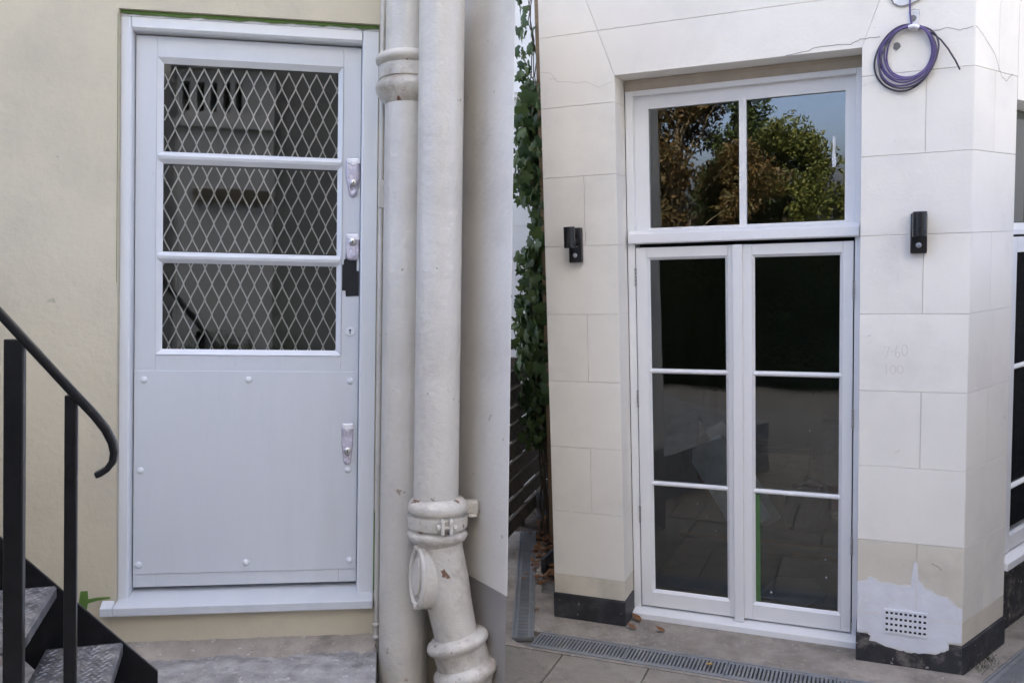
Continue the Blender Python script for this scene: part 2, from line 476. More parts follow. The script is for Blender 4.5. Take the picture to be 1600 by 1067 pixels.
MB().prism_z([(-4.5, -0.432), (-1.11, -0.432), (-1.11, -0.416), (-1.17, -0.39), (-1.2305, -0.349), (-1.889, 1.352), (-4.5, 1.352)], GZ - 0.06, GZ - 0.001).obj('side_paving', 'concrete', frame=FR, kind='structure')
MB().prism_z([(-1.1095, -0.432), (0.99, -0.432), (0.99, -0.411), (-1.1095, -0.411)], GZ - 0.06, GZ - 0.0015).obj('drain_haunch', 'concrete', frame=FR, kind='structure')
MB().prism_z([(0.9905, -0.432), (3.0, -0.432), (3.0, 1.084), (1.853, 1.084), (1.133, -0.367), (1.05, -0.405)], GZ - 0.06, GZ - 0.001).obj('garden_path', 'concrete', frame=FR, kind='structure')
# paving slabs in front of the drain, each with its own joint
pave = MB().add([(-4.5, -4.6, GZ - 0.016), (4.0, -4.6, GZ - 0.016), (4.0, -0.425, GZ - 0.016), (-4.5, -0.425, GZ - 0.016)], [(0, 1, 2, 3)]).obj('pavement', 'ground', frame=FR, kind='structure')
s0 = MB().box(-0.2295, 0.2295, -0.2955, 0.2955, -0.03, 0).obj('paving_slab', 'slab', parent=pave, bevel=0.004)
s0.data.transform(Matrix.Identity(4))
first = True
for r in range(6):
    for c in range(-5, 7):
        x = -0.662 + 0.467 * c + (0.23 if r % 2 else 0)
        mw = T((x, -0.730 - 0.60 * r, GZ - 0.002 + random.uniform(-0.0015, 0.0015))) @ Matrix.Rotation(random.uniform(-0.002, 0.002), 4, 'Y')
        if first:
            s0.matrix_local = mw
            first = False
        else:
            put(s0, 'paving_slab', pave, mw)

def drain(label, p0, p1, w, name='drain_channel'):
    """linear drain with slotted grates from p0 to p1 in the ground plane"""
    a, b = Vector((*p0, 0)), Vector((*p1, 0))
    L = (b - a).length
    ang = math.atan2(b.y - a.y, b.x - a.x)
    fr = FR @ T((a.x, a.y, GZ)) @ Matrix.Rotation(ang, 4, 'Z')
    t = thing(name, label, 'drain', fr, (0, 0, 0))
    h = w / 2
    MB().box(0, L, -h, -h + 0.014, -0.10, 0.004).box(0, L, h - 0.014, h, -0.10, 0.004).obj('edge_rail', 'galv', parent=t, bevel=0.002)
    MB().box(0, L, -h + 0.014, h - 0.014, -0.12, -0.10).obj('trough', 'void', parent=t)
    n = max(1, round(L / 0.5))
    sl = L / n
    for k in range(n):
        m = MB()
        x0, x1 = k * sl + 0.002, (k + 1) * sl - 0.002
        m.box(x0, x1, -h + 0.016, -h + 0.034, -0.02, 0.0015).box(x0, x1, h - 0.034, h - 0.016, -0.02, 0.0015)
        q = int(sl / 0.0195)
        for i in range(q + 1):
            xx = x0 + 0.0055 + (x1 - x0 - 0.011) * i / q
            m.box(xx - 0.0055, xx + 0.0055, -h + 0.034, h - 0.034, -0.018, 0.001)
        m.obj('grate', 'galv', parent=t)
    return t
drain('long grey slotted drain grate running across the paving below the french doors', (-1.10, -0.315), (0.985, -0.315), 0.19)
drain('slotted drain grate running back towards the slatted timber fence', (-1.172, -0.325), (-1.83, 1.375), 0.125)
drain('slotted drain grate running alongside the canted side of the bay', (1.06, -0.33), (1.78, 1.12), 0.16)

# ================================================================== THE BAY (cream ashlar, french doors)
bay = thing('bay_house', 'cream painted ashlar bay with french doors and canted side', 'building', FR, (0, 0, GZ))
XA, XB, XC, XD = -1.097, -0.673, 0.546, 1.024      # left edge, opening, opening, canted corner
FX, FY = 0.449, 0.894                              # direction of the canted side
FLEN = 0.503
J = [1.652, 1.274, 0.896, 0.518, 0.1395, -0.239, -0.617, -0.995, -1.373]
PT = -1.488                                        # top of plinth
RD = 0.185                                         # reveal depth
# masonry behind the joints
core = MB()
core.box(XA + 0.012, XB - 0.012, 0.011, RD - 0.002, GZ + 0.01, 2.4)
core.box(XC + 0.012, XD - 0.02, 0.0115, RD - 0.002, GZ + 0.01, 2.4)
core.box(XB - 0.012, XC + 0.012, 0.011, RD - 0.002, 1.425, 2.4)
core.obj('masonry_core', 'joint', parent=bay)
up = MB()
up.box(XA, XD, 0.0, 3.0, 2.405, 3.1)
up.prism_z([(XD + 0.001, 0.0), (XD + FX * FLEN, FY * FLEN), (XD + FX * 1.9, FY * 1.9), (XD + 0.001, FY * 1.9)], 2.405, 3.1)
up.obj('upper_wall', 'ashlar', parent=bay)
side = MB()
side.box(XA, XA + 0.3, RD + 0.002, 3.0, GZ, 2.40)
side.box(XB - 0.02, XC + 0.02, RD + 0.08, 0.42, 1.36, 2.40)
side.box(XA + 0.302, XB - 0.02, RD + 0.002, 0.42, GZ, 2.40)
side.box(XC + 0.02, 1.10, RD + 0.002, 0.42, GZ, 2.40)
side.obj('inner_wall', 'house_wall', parent=bay)

def block(poly, y0=0.0, y1=0.035, m='ashlar'):
    return MB().block(poly, y0, y1).obj('stone_block', m, parent=bay)
sl = lambda z: XB - (z - 1.41) * (0.15 / 0.411)     # slanting ends of the flat arch
sr = lambda z: XC + (z - 1.41) * (0.077 / 0.21)
rects = []
zz = [2.4, 2.03] + J
# left pier
for k in range(3, len(zz)):
    z1, z0 = zz[k - 1], zz[k]
    m = 'ashlar'
    if k == 3:
        continue
    if k % 2 == 0:
        block([(XA, z0), (XB, z0), (XB, z1), (XA, z1)], 0, RD, m)
    else:
        block([(XA, z0), (-0.858, z0), (-0.858, z1), (XA, z1)], 0, 0.05, m)
        block([(-0.858, z0), (XB, z0), (XB, z1), (-0.858, z1)], 0, RD, m)
block([(XA, J[1]), (XB, J[1]), (XB, 1.41), (sl(J[0]), J[0]), (XA, J[0])], 0, RD)
block([(XA, PT), (XB, PT), (XB, J[8]), (XA, J[8])], 0, RD, 'ashlar_worn')
# right pier
for k in range(3, len(zz)):
    z1, z0 = zz[k - 1], zz[k]
    if k == 3:
        continue
    m = 'ashlar_worn' if k >= 10 else 'ashlar'
    if k % 2 == 1:
        block([(XC, z0), (XD, z0), (XD, z1), (XC, z1)], 0, RD, m)
    else:
        xm = 0.825 if k < 10 else 0.818
        block([(XC, z0), (xm, z0), (xm, z1), (XC, z1)], 0, RD, m)
        block([(xm, z0), (XD, z0), (XD, z1), (xm, z1)], 0, 0.05, m)
block([(XC, J[1]), (XD, J[1]), (XD, J[0]), (sr(J[0]), J[0]), (XC, 1.41)], 0, RD)
block([(XC, PT), (XD, PT), (XD, J[8]), (XC, J[8])], 0, RD, 'ashlar_worn')
# flat arch and the courses over it
block([(XB, 1.41), (XC, 1.408), (sr(J[0]), J[0]), (sl(J[0]), J[0])], 0, RD)
for z0, z1 in ((J[0], 2.03), (2.03, 2.4)):
    block([(XA, z0), (sl(z0), z0), (sl(z1), z1), (XA, z1)])
    block([(sl(z0), z0), (sr(z0), z0), (sr(z1), z1), (sl(z1), z1)])
    block([(sr(z0), z0), (XD, z0), (XD, z1), (sr(z1), z1)])
# canted side, in its own plane
FF = Matrix.Translation((XD, 0, 0)) @ Matrix.Rotation(math.atan2(FY, FX), 4, 'Z')
def fblock(poly, m='ashlar'):
    mb = MB().block(poly, 0.0, 0.16)
    mb.v = [tuple(FF @ Vector(p)) for p in mb.v]
    return mb.obj('stone_block', m, parent=bay)
fz = [2.4, 2.03] + J + [PT]
for k in range(1, len(fz)):
    z1, z0 = fz[k - 1], fz[k]
    m = 'ashlar_worn' if k >= 11 else 'ashlar'
    if k in (5, 9, 11):
        fblock([(0.001, z0), (FLEN, z0), (FLEN, z1), (0.001, z1)], m)
    else:
        xm = 0.27 if k % 2 else 0.235
        fblock([(0.001, z0), (xm, z0), (xm, z1), (0.001, z1)], m)
        fblock([(xm, z0), (FLEN, z0), (FLEN, z1), (xm, z1)], m)
mb = MB().box(0.012, FLEN - 0.012, 0.011, 0.14, GZ + 0.01, 2.39)
mb.v = [tuple(FF @ Vector(p)) for p in mb.v]
mb.obj('masonry_core', 'joint', parent=bay)
# plinths
MB().box(XA - 0.006, XB + 0.005, -0.008, RD, GZ, PT - 0.002).obj('plinth', 'plinth_black', parent=bay, bevel=0.006)
wob = [(XC - 0.004, GZ), (XD + 0.002, GZ), (XD + 0.002, PT - 0.002), (XC - 0.004, PT - 0.002)]
MB().prism_y(wob, -0.001, RD - 0.004).obj('plinth', 'plinth_worn', parent=bay, bevel=0.004, label='worn black plinth half painted over')
mb = MB().box(0.0, FLEN, -0.012, 0.14, GZ, PT - 0.002)
mb.v = [tuple(FF @ Vector(p)) for p in mb.v]
mb.obj('plinth', 'plinth_black', parent=bay, bevel=0.005)
mb = MB().box(FLEN + 0.002, 2.2, 0.05, 0.20, GZ, -1.215)
mb.v = [tuple(FF @ Vector(p)) for p in mb.v]
mb.obj('plinth', 'plinth_worn', parent=bay, bevel=0.005)

# fresh white paint round the vent
PATCH = [(0.547, -1.221), (0.57, -1.212), (0.594, -1.208), (0.605, -1.19), (0.614, -1.186), (0.622, -1.194), (0.64, -1.196), (0.645, -1.207), (0.658, -1.215), (0.70, -1.212), (0.745, -1.217), (0.793, -1.215), (0.798, -1.157), (0.802, -1.12), (0.808, -1.09), (0.813, -1.096), (0.817, -1.088), (0.823, -1.104), (0.826, -1.15), (0.829, -1.185), (0.845, -1.208), (0.86, -1.226), (0.885, -1.232), (0.916, -1.247), (0.954, -1.249), (0.962, -1.262), (0.976, -1.28), (1.0, -1.296), (1.021, -1.299), (1.022, -1.472), (0.958, -1.476), (0.965, -1.50), (0.953, -1.518), (0.935, -1.521), (0.921, -1.536), (0.88, -1.54), (0.832, -1.554), (0.80, -1.546), (0.764, -1.548), (0.74, -1.538), (0.713, -1.54), (0.66, -1.53), (0.614, -1.513), (0.616, -1.49), (0.605, -1.475), (0.548, -1.481)]
def flat_poly(poly, y, thick):
    """thin coat with an arbitrary outline on a wall face"""
    bm = bmesh.new()
    vs_ = [bm.verts.new((x, y, z)) for x, z in poly]
    f_ = bm.faces.new(vs_)
    ex = bmesh.ops.extrude_face_region(bm, geom=[f_])
    bmesh.ops.translate(bm, verts=[e for e in ex['geom'] if isinstance(e, bmesh.types.BMVert)], vec=(0, thick, 0))
    bmesh.ops.triangulate(bm, faces=bm.faces)
    bm.verts.ensure_lookup_table()
    bm.verts.index_update()
    mb_ = MB()
    mb_.add([tuple(v.co) for v in bm.verts], [tuple(v.index for v in f.verts) for f in bm.faces])
    bm.free()
    return mb_
pcx, pcz = 0.785, -1.36
feather = []
for i in range(len(PATCH)):
    (xa, za), (xb, zb) = PATCH[i], PATCH[(i + 1) % len(PATCH)]
    for t in (0.0, 0.5):
        x, z = xa + (xb - xa) * t, za + (zb - za) * t
        d = Vector((x - pcx, z - pcz)).normalized() * random.uniform(0.001, 0.013)
        feather.append((min(1.0215, max(0.548, x + d.x)), z + d.y))
flat_poly(feather, -0.0018, 0.0012).obj('paint_feather', 'patch_edge', parent=bay)
flat_poly(PATCH, -0.0030, 0.0010).obj('paint_patch', 'patch_white', parent=bay, label='patch of fresh white paint round the air vent')
flat_poly([(XC + 0.002, -1.37), (0.60, -1.372), (0.66, -1.37), (0.66, -1.374), (0.60, -1.376), (XC + 0.002, -1.374)], -0.0038, 0.0006).obj('joint_line', 'joint', parent=bay)
flat_poly([(0.885, -1.371), (1.02, -1.372), (1.02, -1.376), (0.885, -1.375)], -0.0038, 0.0006).obj('joint_line', 'joint', parent=bay)
flat_poly([(0.8165, -1.335), (0.8195, -1.335), (0.8195, -1.10), (0.8165, -1.10)], -0.0038, 0.0006).obj('joint_line', 'joint', parent=bay)
def jitter(pts, amp, n=4):
    out = []
    for i in range(len(pts) - 1):
        for k in range(n):
            t = k / n
            out.append((pts[i][0] * (1 - t) + pts[i + 1][0] * t + random.uniform(-amp, amp), pts[i][1] * (1 - t) + pts[i + 1][1] * t + random.uniform(-amp, amp)))
    return out + [pts[-1]]
for pts, w, m in (([(-1.091, 1.474), (-1.035, 1.461), (-0.999, 1.416), (-0.871, 1.393), (-0.834, 1.396), (-0.763, 1.358), (-0.680, 1.379)], 0.0022, 'crack_pale'),
                  ([(-1.04, 1.43), (-1.0, 1.428)], 0.002, 'crack_pale'),
                  ([(0.20, 1.412), (0.295, 1.42), (0.339, 1.433), (0.441, 1.436), (0.498, 1.429), (0.541, 1.448), (0.625, 1.449)], 0.0032, 'crack'),
                  ([(0.842, 1.445), (0.908, 1.454), (0.961, 1.436), (1.015, 1.448)], 0.0026, 'crack'),
                  ([(0.552, 1.23), (0.60, 1.245), (0.62, 1.244)], 0.002, 'crack_pale'),
                  ([(0.575, 0.03), (0.60, 0.035)], 0.003, 'crack_pale'), ([(0.715, -0.545), (0.735, -0.53)], 0.003, 'crack_pale'),
                  ([(0.885, -1.085), (0.915, -1.10), (0.93, -1.115)], 0.003, 'crack')):
    MB().ribbon(jitter(pts, 0.0022), w, -0.0012).obj('crack', m, parent=bay)
mb = MB().ribbon(jitter([(0.0, 1.448), (0.10, 1.41), (0.22, 1.35), (0.31, 1.25), (0.36, 1.24), (0.44, 1.28)], 0.003), 0.0028, -0.0012)
mb.v = [tuple(FF @ Vector(p)) for p in mb.v]
mb.obj('crack', 'crack', parent=bay)
# pencilled figures on the right pier: 7-60 over 100
def strokes(lines, w, name, m):
    mb_ = MB()
    for l in lines:
        mb_.ribbon(l, w, -0.0014)
    return mb_.obj(name, m, parent=bay)
def oval(cx, cz, rx, rz, n=12):
    return [(cx + rx * math.cos(2 * math.pi * i / n), cz + rz * math.sin(2 * math.pi * i / n)) for i in range(n + 1)]
strokes([[(0.657, -0.022), (0.682, -0.018), (0.668, -0.075)], [(0.690, -0.045), (0.702, -0.043)],
         [(0.718, -0.012), (0.708, -0.045), (0.712, -0.068)], oval(0.720, -0.058, 0.010, 0.013), oval(0.750, -0.036, 0.012, 0.027)], 0.0022, 'pencil_figures', 'crack_pale')
strokes([[(0.668, -0.105), (0.672, -0.155)], oval(0.700, -0.132, 0.012, 0.022), oval(0.732, -0.13, 0.014, 0.02)], 0.0022, 'pencil_figures', 'crack_pale')
# broken plaster under the cable bracket
flat_poly([(0.67, 1.63), (0.668, 1.61), (0.682, 1.59), (0.70, 1.583), (0.72, 1.574), (0.745, 1.58), (0.77, 1.586), (0.80, 1.60), (0.81, 1.63)], -0.007, 0.006).obj('plaster_lump', 'patch_white', parent=bay)
MB().ribbon(jitter([(0.665, 1.625), (0.68, 1.588), (0.72, 1.572), (0.76, 1.58), (0.81, 1.605)], 0.003), 0.006, -0.0078).obj('crack', 'crack', parent=bay)
flat_poly([(0.685, 1.41), (0.683, 1.388), (0.70, 1.378), (0.715, 1.392), (0.71, 1.408), (0.70, 1.415)], -0.004, 0.003).obj('plaster_lump', 'stone_grey', parent=bay)

# ------------------------------------------------------------------ french doors with transom light
fw = thing('french_window', 'white glazed double french doors with a two pane transom light above', 'door', FR, (-0.06, 0.2, GZ))
Y0 = RD + 0.001
MB().box(XB + 0.002, -0.629, Y0, 0.30, GZ + 0.045, 1.40).obj('jamb', 'white_gloss', parent=fw, bevel=0.003)
MB().box(0.517, XC - 0.002, Y0, 0.30, GZ + 0.045, 1.40).obj('jamb', 'white_gloss', parent=fw, bevel=0.003)
MB().box(-0.6285, 0.5165, Y0, 0.30, 1.325, 1.40).obj('head', 'white_gloss', parent=fw, bevel=0.003)
MB().prism_x([(0.172, 1.4075), (0.172, 1.385), (Y0 - 0.001, 1.352), (Y0 - 0.001, 1.4075)], XB + 0.003, XC - 0.003).obj('head_shade_fillet', 'head_shade', parent=fw)  # darkened fillet stands in for shade above the door head
MB().prism_x([(0.152, 0.572), (0.150, 0.523), (0.17, 0.517), (0.30, 0.517), (0.30, 0.590), (0.19, 0.590)], -0.657, 0.537).obj('transom_bar', 'white_gloss', parent=fw, bevel=0.003)
MB().prism_x([(0.128, -1.603), (0.126, -1.640), (0.34, -1.640), (0.34, -1.583), (0.20, -1.587)], XB + 0.006, XC - 0.004).obj('sill', 'white_gloss', parent=fw, bevel=0.003)
# transom light
tl = MB()
tl.holed([-0.6285, -0.550, -0.061, -0.024, 0.466, 0.5165], [0.5905, 0.603, 1.255, 1.3245], lambda i, j: j == 1 and i in (1, 3), 0.226, 0.275)
tl = tl.obj('transom_sash', 'white_gloss', parent=fw)
MB().bead(-0.563, -0.048, 0.590 + 0.001, 1.268, 0.2255, 0.013, 0.242).obj('glazing_bead', 'white_gloss', parent=tl)
MB().bead(-0.037, 0.479, 0.590 + 0.001, 1.268, 0.2255, 0.013, 0.242).obj('glazing_bead', 'white_gloss', parent=tl)
MB().box(-0.56, -0.051, 0.246, 0.252, 0.593, 1.265).obj('pane', 'glass', parent=tl)
MB().box(-0.034, 0.476, 0.246, 0.252, 0.593, 1.265).obj('pane', 'glass', parent=tl)
flat_poly([(0.405, 1.03), (0.413, 1.035), (0.420, 1.02), (0.418, 0.96), (0.424, 0.90), (0.418, 0.878), (0.405, 0.876), (0.402, 0.92), (0.406, 0.98)], 0.2445, 0.001).obj('paint_smear', 'patch_white', parent=tl, label='vertical smear of white paint on the glass')
def leaf(x0, x1, gx0, gx1, name='door_leaf'):
    z1, z0 = 0.497, -1.575
    gz1, gz0 = 0.427, -1.476
    d = thing_part(name, fw)
    y0, y1 = 0.187, 0.236
    MB().box(x0, gx0 - 0.014, y0, y1, z0, z1).obj('stile', 'white_gloss', parent=d, bevel=0.003)
    MB().box(gx1 + 0.014, x1, y0, y1, z0, z1).obj('stile', 'white_gloss', parent=d, bevel=0.003)
    MB().box(gx0 - 0.0135, gx1 + 0.0135, y0, y1, gz1 + 0.014, z1 - 0.0005).obj('rail', 'white_gloss', parent=d, bevel=0.002)
    MB().box(gx0 - 0.0135, gx1 + 0.0135, y0, y1, z0 + 0.0005, gz0 - 0.014).obj('rail', 'white_gloss', parent=d, bevel=0.002)
    MB().bead(gx0 - 0.014, gx1 + 0.014, gz0 - 0.014, gz1 + 0.014, y0 + 0.002, 0.014, 0.206).obj('glazing_bead', 'white_gloss', parent=d)
    for zb in (-0.197, -0.846):
        MB().prism_x([(0.190, zb + 0.003), (0.190, zb - 0.005), (0.206, zb - 0.014), (0.206, zb + 0.013)], gx0 - 0.008, gx1 + 0.008).obj('glazing_bar', 'white_gloss', parent=d)
        MB().box(gx0 - 0.002, gx1 + 0.002, 0.214, 0.234, zb - 0.012, zb + 0.012).obj('glazing_bar', 'white_gloss', parent=d)
    for a, b in ((gz0, -0.858), (-0.834, -0.209), (-0.185, gz1)):
        MB().box(gx0 - 0.012, gx1 + 0.012, 0.207, 0.2125, a - 0.010, b + 0.010).obj('pane', 'glass', parent=d)
    return d
def thing_part(name, parent):
    o = bpy.data.objects.new(name, None)
    COL.objects.link(o)
    o.empty_display_size = 0.05
    o.parent = parent
    ORG[o.name] = ORG[parent.name]
    return o
ll = leaf(-0.624, -0.089, -0.547, -0.134)
lr = leaf(-0.043, 0.511, 0.021, 0.446)
MB().box(-0.092, -0.040, 0.163, 0.1865, -1.590, 0.498).obj('astragal', 'white_gloss', parent=fw, bevel=0.004)
for x, zs_ in ((-0.6265, (0.335, -0.355, -1.03)), (0.514, (0.25, -0.42, -1.10))):
    for zh in zs_:
        h = MB()
        for k in range(5):
            h.lathe([(0.004, 0), (0.0062, 0.001), (0.0062, 0.0175), (0.004, 0.0185)], (x, 0.182, zh - 0.05 + 0.02 * k), n=10)
        h.obj('hinge', 'steel', parent=fw, smooth=40)
MB().box(0.020, 0.046, 0.2045, 0.2060, -1.474, -0.862).obj('masking_tape', 'green_tape_pale', parent=lr, label='strip of green masking tape down the glass')
for (x, z, s) in ((0.38, -1.20, 0.006), (0.385, -1.30, 0.007), (0.10, -1.42, 0.008), (-0.30, -0.95, 0.004), (-0.2, -1.1, 0.004), (0.30, -0.5, 0.004), (-0.25, -1.02, 0.003)):
    flat_poly([(x, z), (x + s, z + s * 0.6), (x + s * 0.4, z + s * 1.6), (x - s * 0.3, z + s)], 0.2055, 0.0008).obj('paint_splash', 'patch_white', parent=lr if x > 0 else ll)

# ------------------------------------------------------------------ window in the canted side
FS = FR @ FF
sw = thing('side_window', 'white framed window with sill in the canted side of the bay', 'window', FS, (FLEN + 0.3, 0.08, -1.2))
MB().box(FLEN + 0.003, FLEN + 0.04, 0.025, 0.20, -1.19, 0.50).box(FLEN + 0.003, FLEN + 0.05, 0.085, 0.20, 0.565, 1.16).obj('jamb', 'white_gloss', parent=sw, bevel=0.003)
MB().box(FLEN + 0.0415, FLEN + 0.155, 0.035, 0.09, -1.185, 0.49).obj('stile', 'white_gloss', parent=sw, bevel=0.003)
MB().box(FLEN + 0.0515, FLEN + 0.09, 0.125, 0.17, 0.575, 1.15).obj('stile', 'white_gloss', parent=sw, bevel=0.003)
MB().prism_x([(0.045, 0.53), (0.045, 0.502), (0.2, 0.502), (0.2, 0.564), (0.1, 0.564)], FLEN + 0.003, 1.9).obj('transom_bar', 'white_gloss', parent=sw, bevel=0.003)
MB().prism_x([(-0.015, -1.205), (-0.015, -1.245), (0.03, -1.245), (0.03, -1.2135), (0.2, -1.2135), (0.2, -1.187), (0.09, -1.187)], FLEN + 0.003, 1.9).obj('sill', 'white_gloss', parent=sw, bevel=0.003)
for zb in (-0.845, -0.197):
    MB().prism_x([(0.042, zb + 0.004), (0.042, zb - 0.004), (0.062, zb - 0.014), (0.062, zb + 0.014)], FLEN + 0.150, 1.9).obj('glazing_bar', 'white_gloss', parent=sw)
MB().box(FLEN + 0.1555, 1.9, 0.035, 0.09, -1.18, -1.10).box(FLEN + 0.1555, 1.9, 0.035, 0.09, 0.41, 0.49).obj('rail', 'white_gloss', parent=sw, bevel=0.003)
MB().box(FLEN + 0.15, 1.9, 0.064, 0.070, -1.14, 0.45).obj('pane', 'glass', parent=sw)
MB().box(FLEN + 0.08, 1.9, 0.140, 0.146, 0.57, 1.15).obj('pane', 'glass', parent=sw)
mb = MB().box(FLEN + 0.003, 1.9, 0.0, 0.3, 1.165, 2.40).box(1.905, 2.3, 0.0, 0.3, GZ, 2.40)
mb.v = [tuple(FF @ Vector(p)) for p in mb.v]
mb.obj('inner_wall', 'ashlar', parent=bay)

# ------------------------------------------------------------------ main house wall behind the bay, with mouldings
mh = thing('main_house', 'pale rendered main house wall rising behind the ivy', 'building', FR, (-2.2, 2.4, GZ))
MB().box(-14.0, XA - 0.005, 2.4, 2.7, GZ, 1.80).box(-14.0, XA - 0.005, 2.405, 2.7, 1.80, 23.0).obj('wall', 'ashlar', parent=mh)
MB().box(-6.0, XA - 0.005, 2.36, 2.399, 1.79, 1.815).box(-6.0, XA - 0.005, 2.375, 2.399, 1.835, 1.85).obj('moulding', 'ashlar', parent=mh, bevel=0.004)
MB().box(-6.0, XA - 0.005, 2.397, 2.3995, 0.715, 0.719).box(-6.0, XA - 0.005, 2.397, 2.4, 2.16, 2.164).obj('joint_line', 'joint', parent=mh)
MB().box(2.0, 8.0, 2.4, 2.7, GZ, 23.0).obj('wall', 'ashlar', parent=mh)
MB().box(-14.0, 8.0, 2.71, 7.0, 3.2, 23.0).obj('shade_storey', 'ashlar', parent=mh)  # unseen mass, made tall and wide to keep the sun off the yard

bw = thing('sky_block_wall', 'grey wall added out of view to shade the canted side of the bay', 'wall', FR, (3.0, 0.5, GZ))  # unseen wall added to cut sky light on the canted side
MB().box(2.75, 3.0, -2.2, 2.39, GZ - 0.03, 0.5).obj('wall', 'stone_grey', parent=bw)
MB().box(2.71, 3.04, -2.24, 2.39, 0.501, 0.57).obj('coping', 'concrete', parent=bw, bevel=0.008)

# ------------------------------------------------------------------ air vent
av = thing('air_vent', 'white air brick with four rows of square holes low on the pier', 'vent', FR, (0.772, 0, -1.405))
xs, zs = [0.674], [-1.466]
for i in range(9):
    xs += [0.674 + 0.0215 * i + 0.0065, 0.674 + 0.0215 * i + 0.0185]
xs.append(0.871)
for i in range(4):
    zs += [-1.466 + 0.0295 * i + 0.0105, -1.466 + 0.0295 * i + 0.0240]
zs.append(-1.342)
MB().holed(xs, zs, lambda i, j: i % 2 == 1 and j % 2 == 1, -0.0085, -0.0034).obj('vent_face', 'patch_white', parent=av)
MB().box(0.676, 0.869, -0.0036, -0.0032, -1.464, -1.344).obj('vent_void', 'void', parent=av)

# ------------------------------------------------------------------ wall lamps
def wall_lamp(xc, label):
    t = thing('wall_lamp', label, 'wall lamp', FR, (xc, 0, 0.525), 'black sensor lamps either side of the doors')
    MB().box(xc - 0.036, xc + 0.036, -0.040, -0.001, 0.428, 0.618).obj('backplate', 'lamp_black', parent=t, bevel=0.006, smooth=40)
    MB().box(xc - 0.018, xc + 0.018, -0.098, -0.0405, 0.53, 0.56).obj('bracket', 'lamp_black', parent=t, bevel=0.003)
    MB().lathe([(0.029, 0.0), (0.031, 0.002), (0.031, 0.030), (0.0300, 0.0305), (0.0300, 0.0335), (0.031, 0.034), (0.031, 0.112), (0.029, 0.114)], (xc, -0.126, 0.508), n=36).obj('lamp_cylinder', 'lamp_black', parent=t, smooth=40)
    MB().lathe([(0.013, 0), (0.013, 0.004), (0.011, 0.008), (0.006, 0.011), (0.001, 0.0118)], (xc, -0.0402, 0.467), axis=(0, -1, 0), n=20).obj('motion_sensor', 'sensor', parent=t, smooth=50)
    MB().lathe([(0.0035, 0), (0.0035, 0.001), (0.001, 0.0015)], (xc + 0.012, -0.0402, 0.515), axis=(0, -1, 0), n=10).obj('screw', 'sensor', parent=t)
    return t
wall_lamp(-0.905, 'black cylinder wall lamp with sensor on the pier beside the ivy')
wall_lamp(0.803, 'black cylinder wall lamp with sensor below the coil of purple cable')

# ------------------------------------------------------------------ coil of purple cable on its bracket
cc = thing('cable_coil', 'coil of purple cable hanging from a bracket on the cream wall', 'cable', FR, (0.74, -0.02, 1.34))
def loop(cx, cz, rx, rz, rot, y, ph=0.0, n=56):
    out = []
    for i in range(n):
        a = 2 * math.pi * i / n
        x, z = rx * math.cos(a), rz * math.sin(a)
        w = 0.004 * math.sin(3 * a + ph)
        out.append((cx + (x + w) * math.cos(rot) - z * math.sin(rot), y + 0.006 * math.sin(2 * a + ph), cz + (x + w) * math.sin(rot) + z * math.cos(rot)))
    return out
for cx, cz, rx, rz, rot, y, ph, m in ((0.733, 1.336, 0.128, 0.150, -0.20, -0.016, 0, 'purple_dark'), (0.742, 1.350, 0.114, 0.127, -0.3, -0.024, 1, 'purple'),
                                      (0.741, 1.354, 0.110, 0.121, -0.35, -0.030, 2, 'purple'), (0.745, 1.360, 0.102, 0.117, -0.2, -0.020, 3, 'purple'),
                                      (0.748, 1.336, 0.118, 0.143, -0.55, -0.034, 4, 'purple_dark'), (0.752, 1.362, 0.100, 0.113, -0.1, -0.013, 5, 'purple'), (0.737, 1.345, 0.118, 0.138, -0.33, -0.026, 2.5, 'purple')):
    MB().tube(loop(cx, cz, rx, rz, rot, y, ph), 0.0042, 8, closed=True).obj('cable_loop', m, parent=cc, smooth=60)
MB().tube([(0.80, -0.02, 1.464), (0.853, -0.024, 1.426), (0.882, -0.028, 1.398), (0.912, -0.030, 1.354), (0.943, -0.030, 1.298), (0.962, -0.028, 1.256)], 0.0038, 8).obj('cable_tail', 'purple_dark', parent=cc, smooth=60)
MB().tube([(0.750, -0.012, 2.2), (0.751, -0.012, 1.60), (0.752, -0.012, 1.54), (0.756, -0.014, 1.50), (0.762, -0.016, 1.476)], 0.0042, 8).obj('cable_lead', 'purple', parent=cc, smooth=60)
cb = thing('cable_bracket', 'small round metal hook bracket above the purple cable coil', 'bracket', FR, (0.765, 0, 1.51))
MB().box(0.742, 0.789, -0.008, -0.001, 1.478, 1.545).obj('plate', 'white_dirty', parent=cb, bevel=0.003)
MB().lathe([(0.014, 0), (0.014, 0.004), (0.009, 0.007), (0.005, 0.0075)], (0.765, -0.0082, 1.513), axis=(0, -1, 0), n=18).obj('bolt', 'stone_grey', parent=cb, smooth=40)
MB().tube([(0.752, -0.012, 1.548), (0.770, -0.018, 1.551), (0.790, -0.022, 1.544), (0.792, -0.02, 1.52)], 0.0022, 8).obj('hook', 'steel', parent=cb, smooth=60)
MB().tube([(0.752, -0.033, 1.470), (0.768, -0.034, 1.474), (0.784, -0.033, 1.466), (0.784, -0.012, 1.463), (0.768, -0.01, 1.466), (0.752, -0.012, 1.470)], 0.011, 8, closed=True).obj('tie_tape', 'tape_fold', parent=cc, smooth=50)

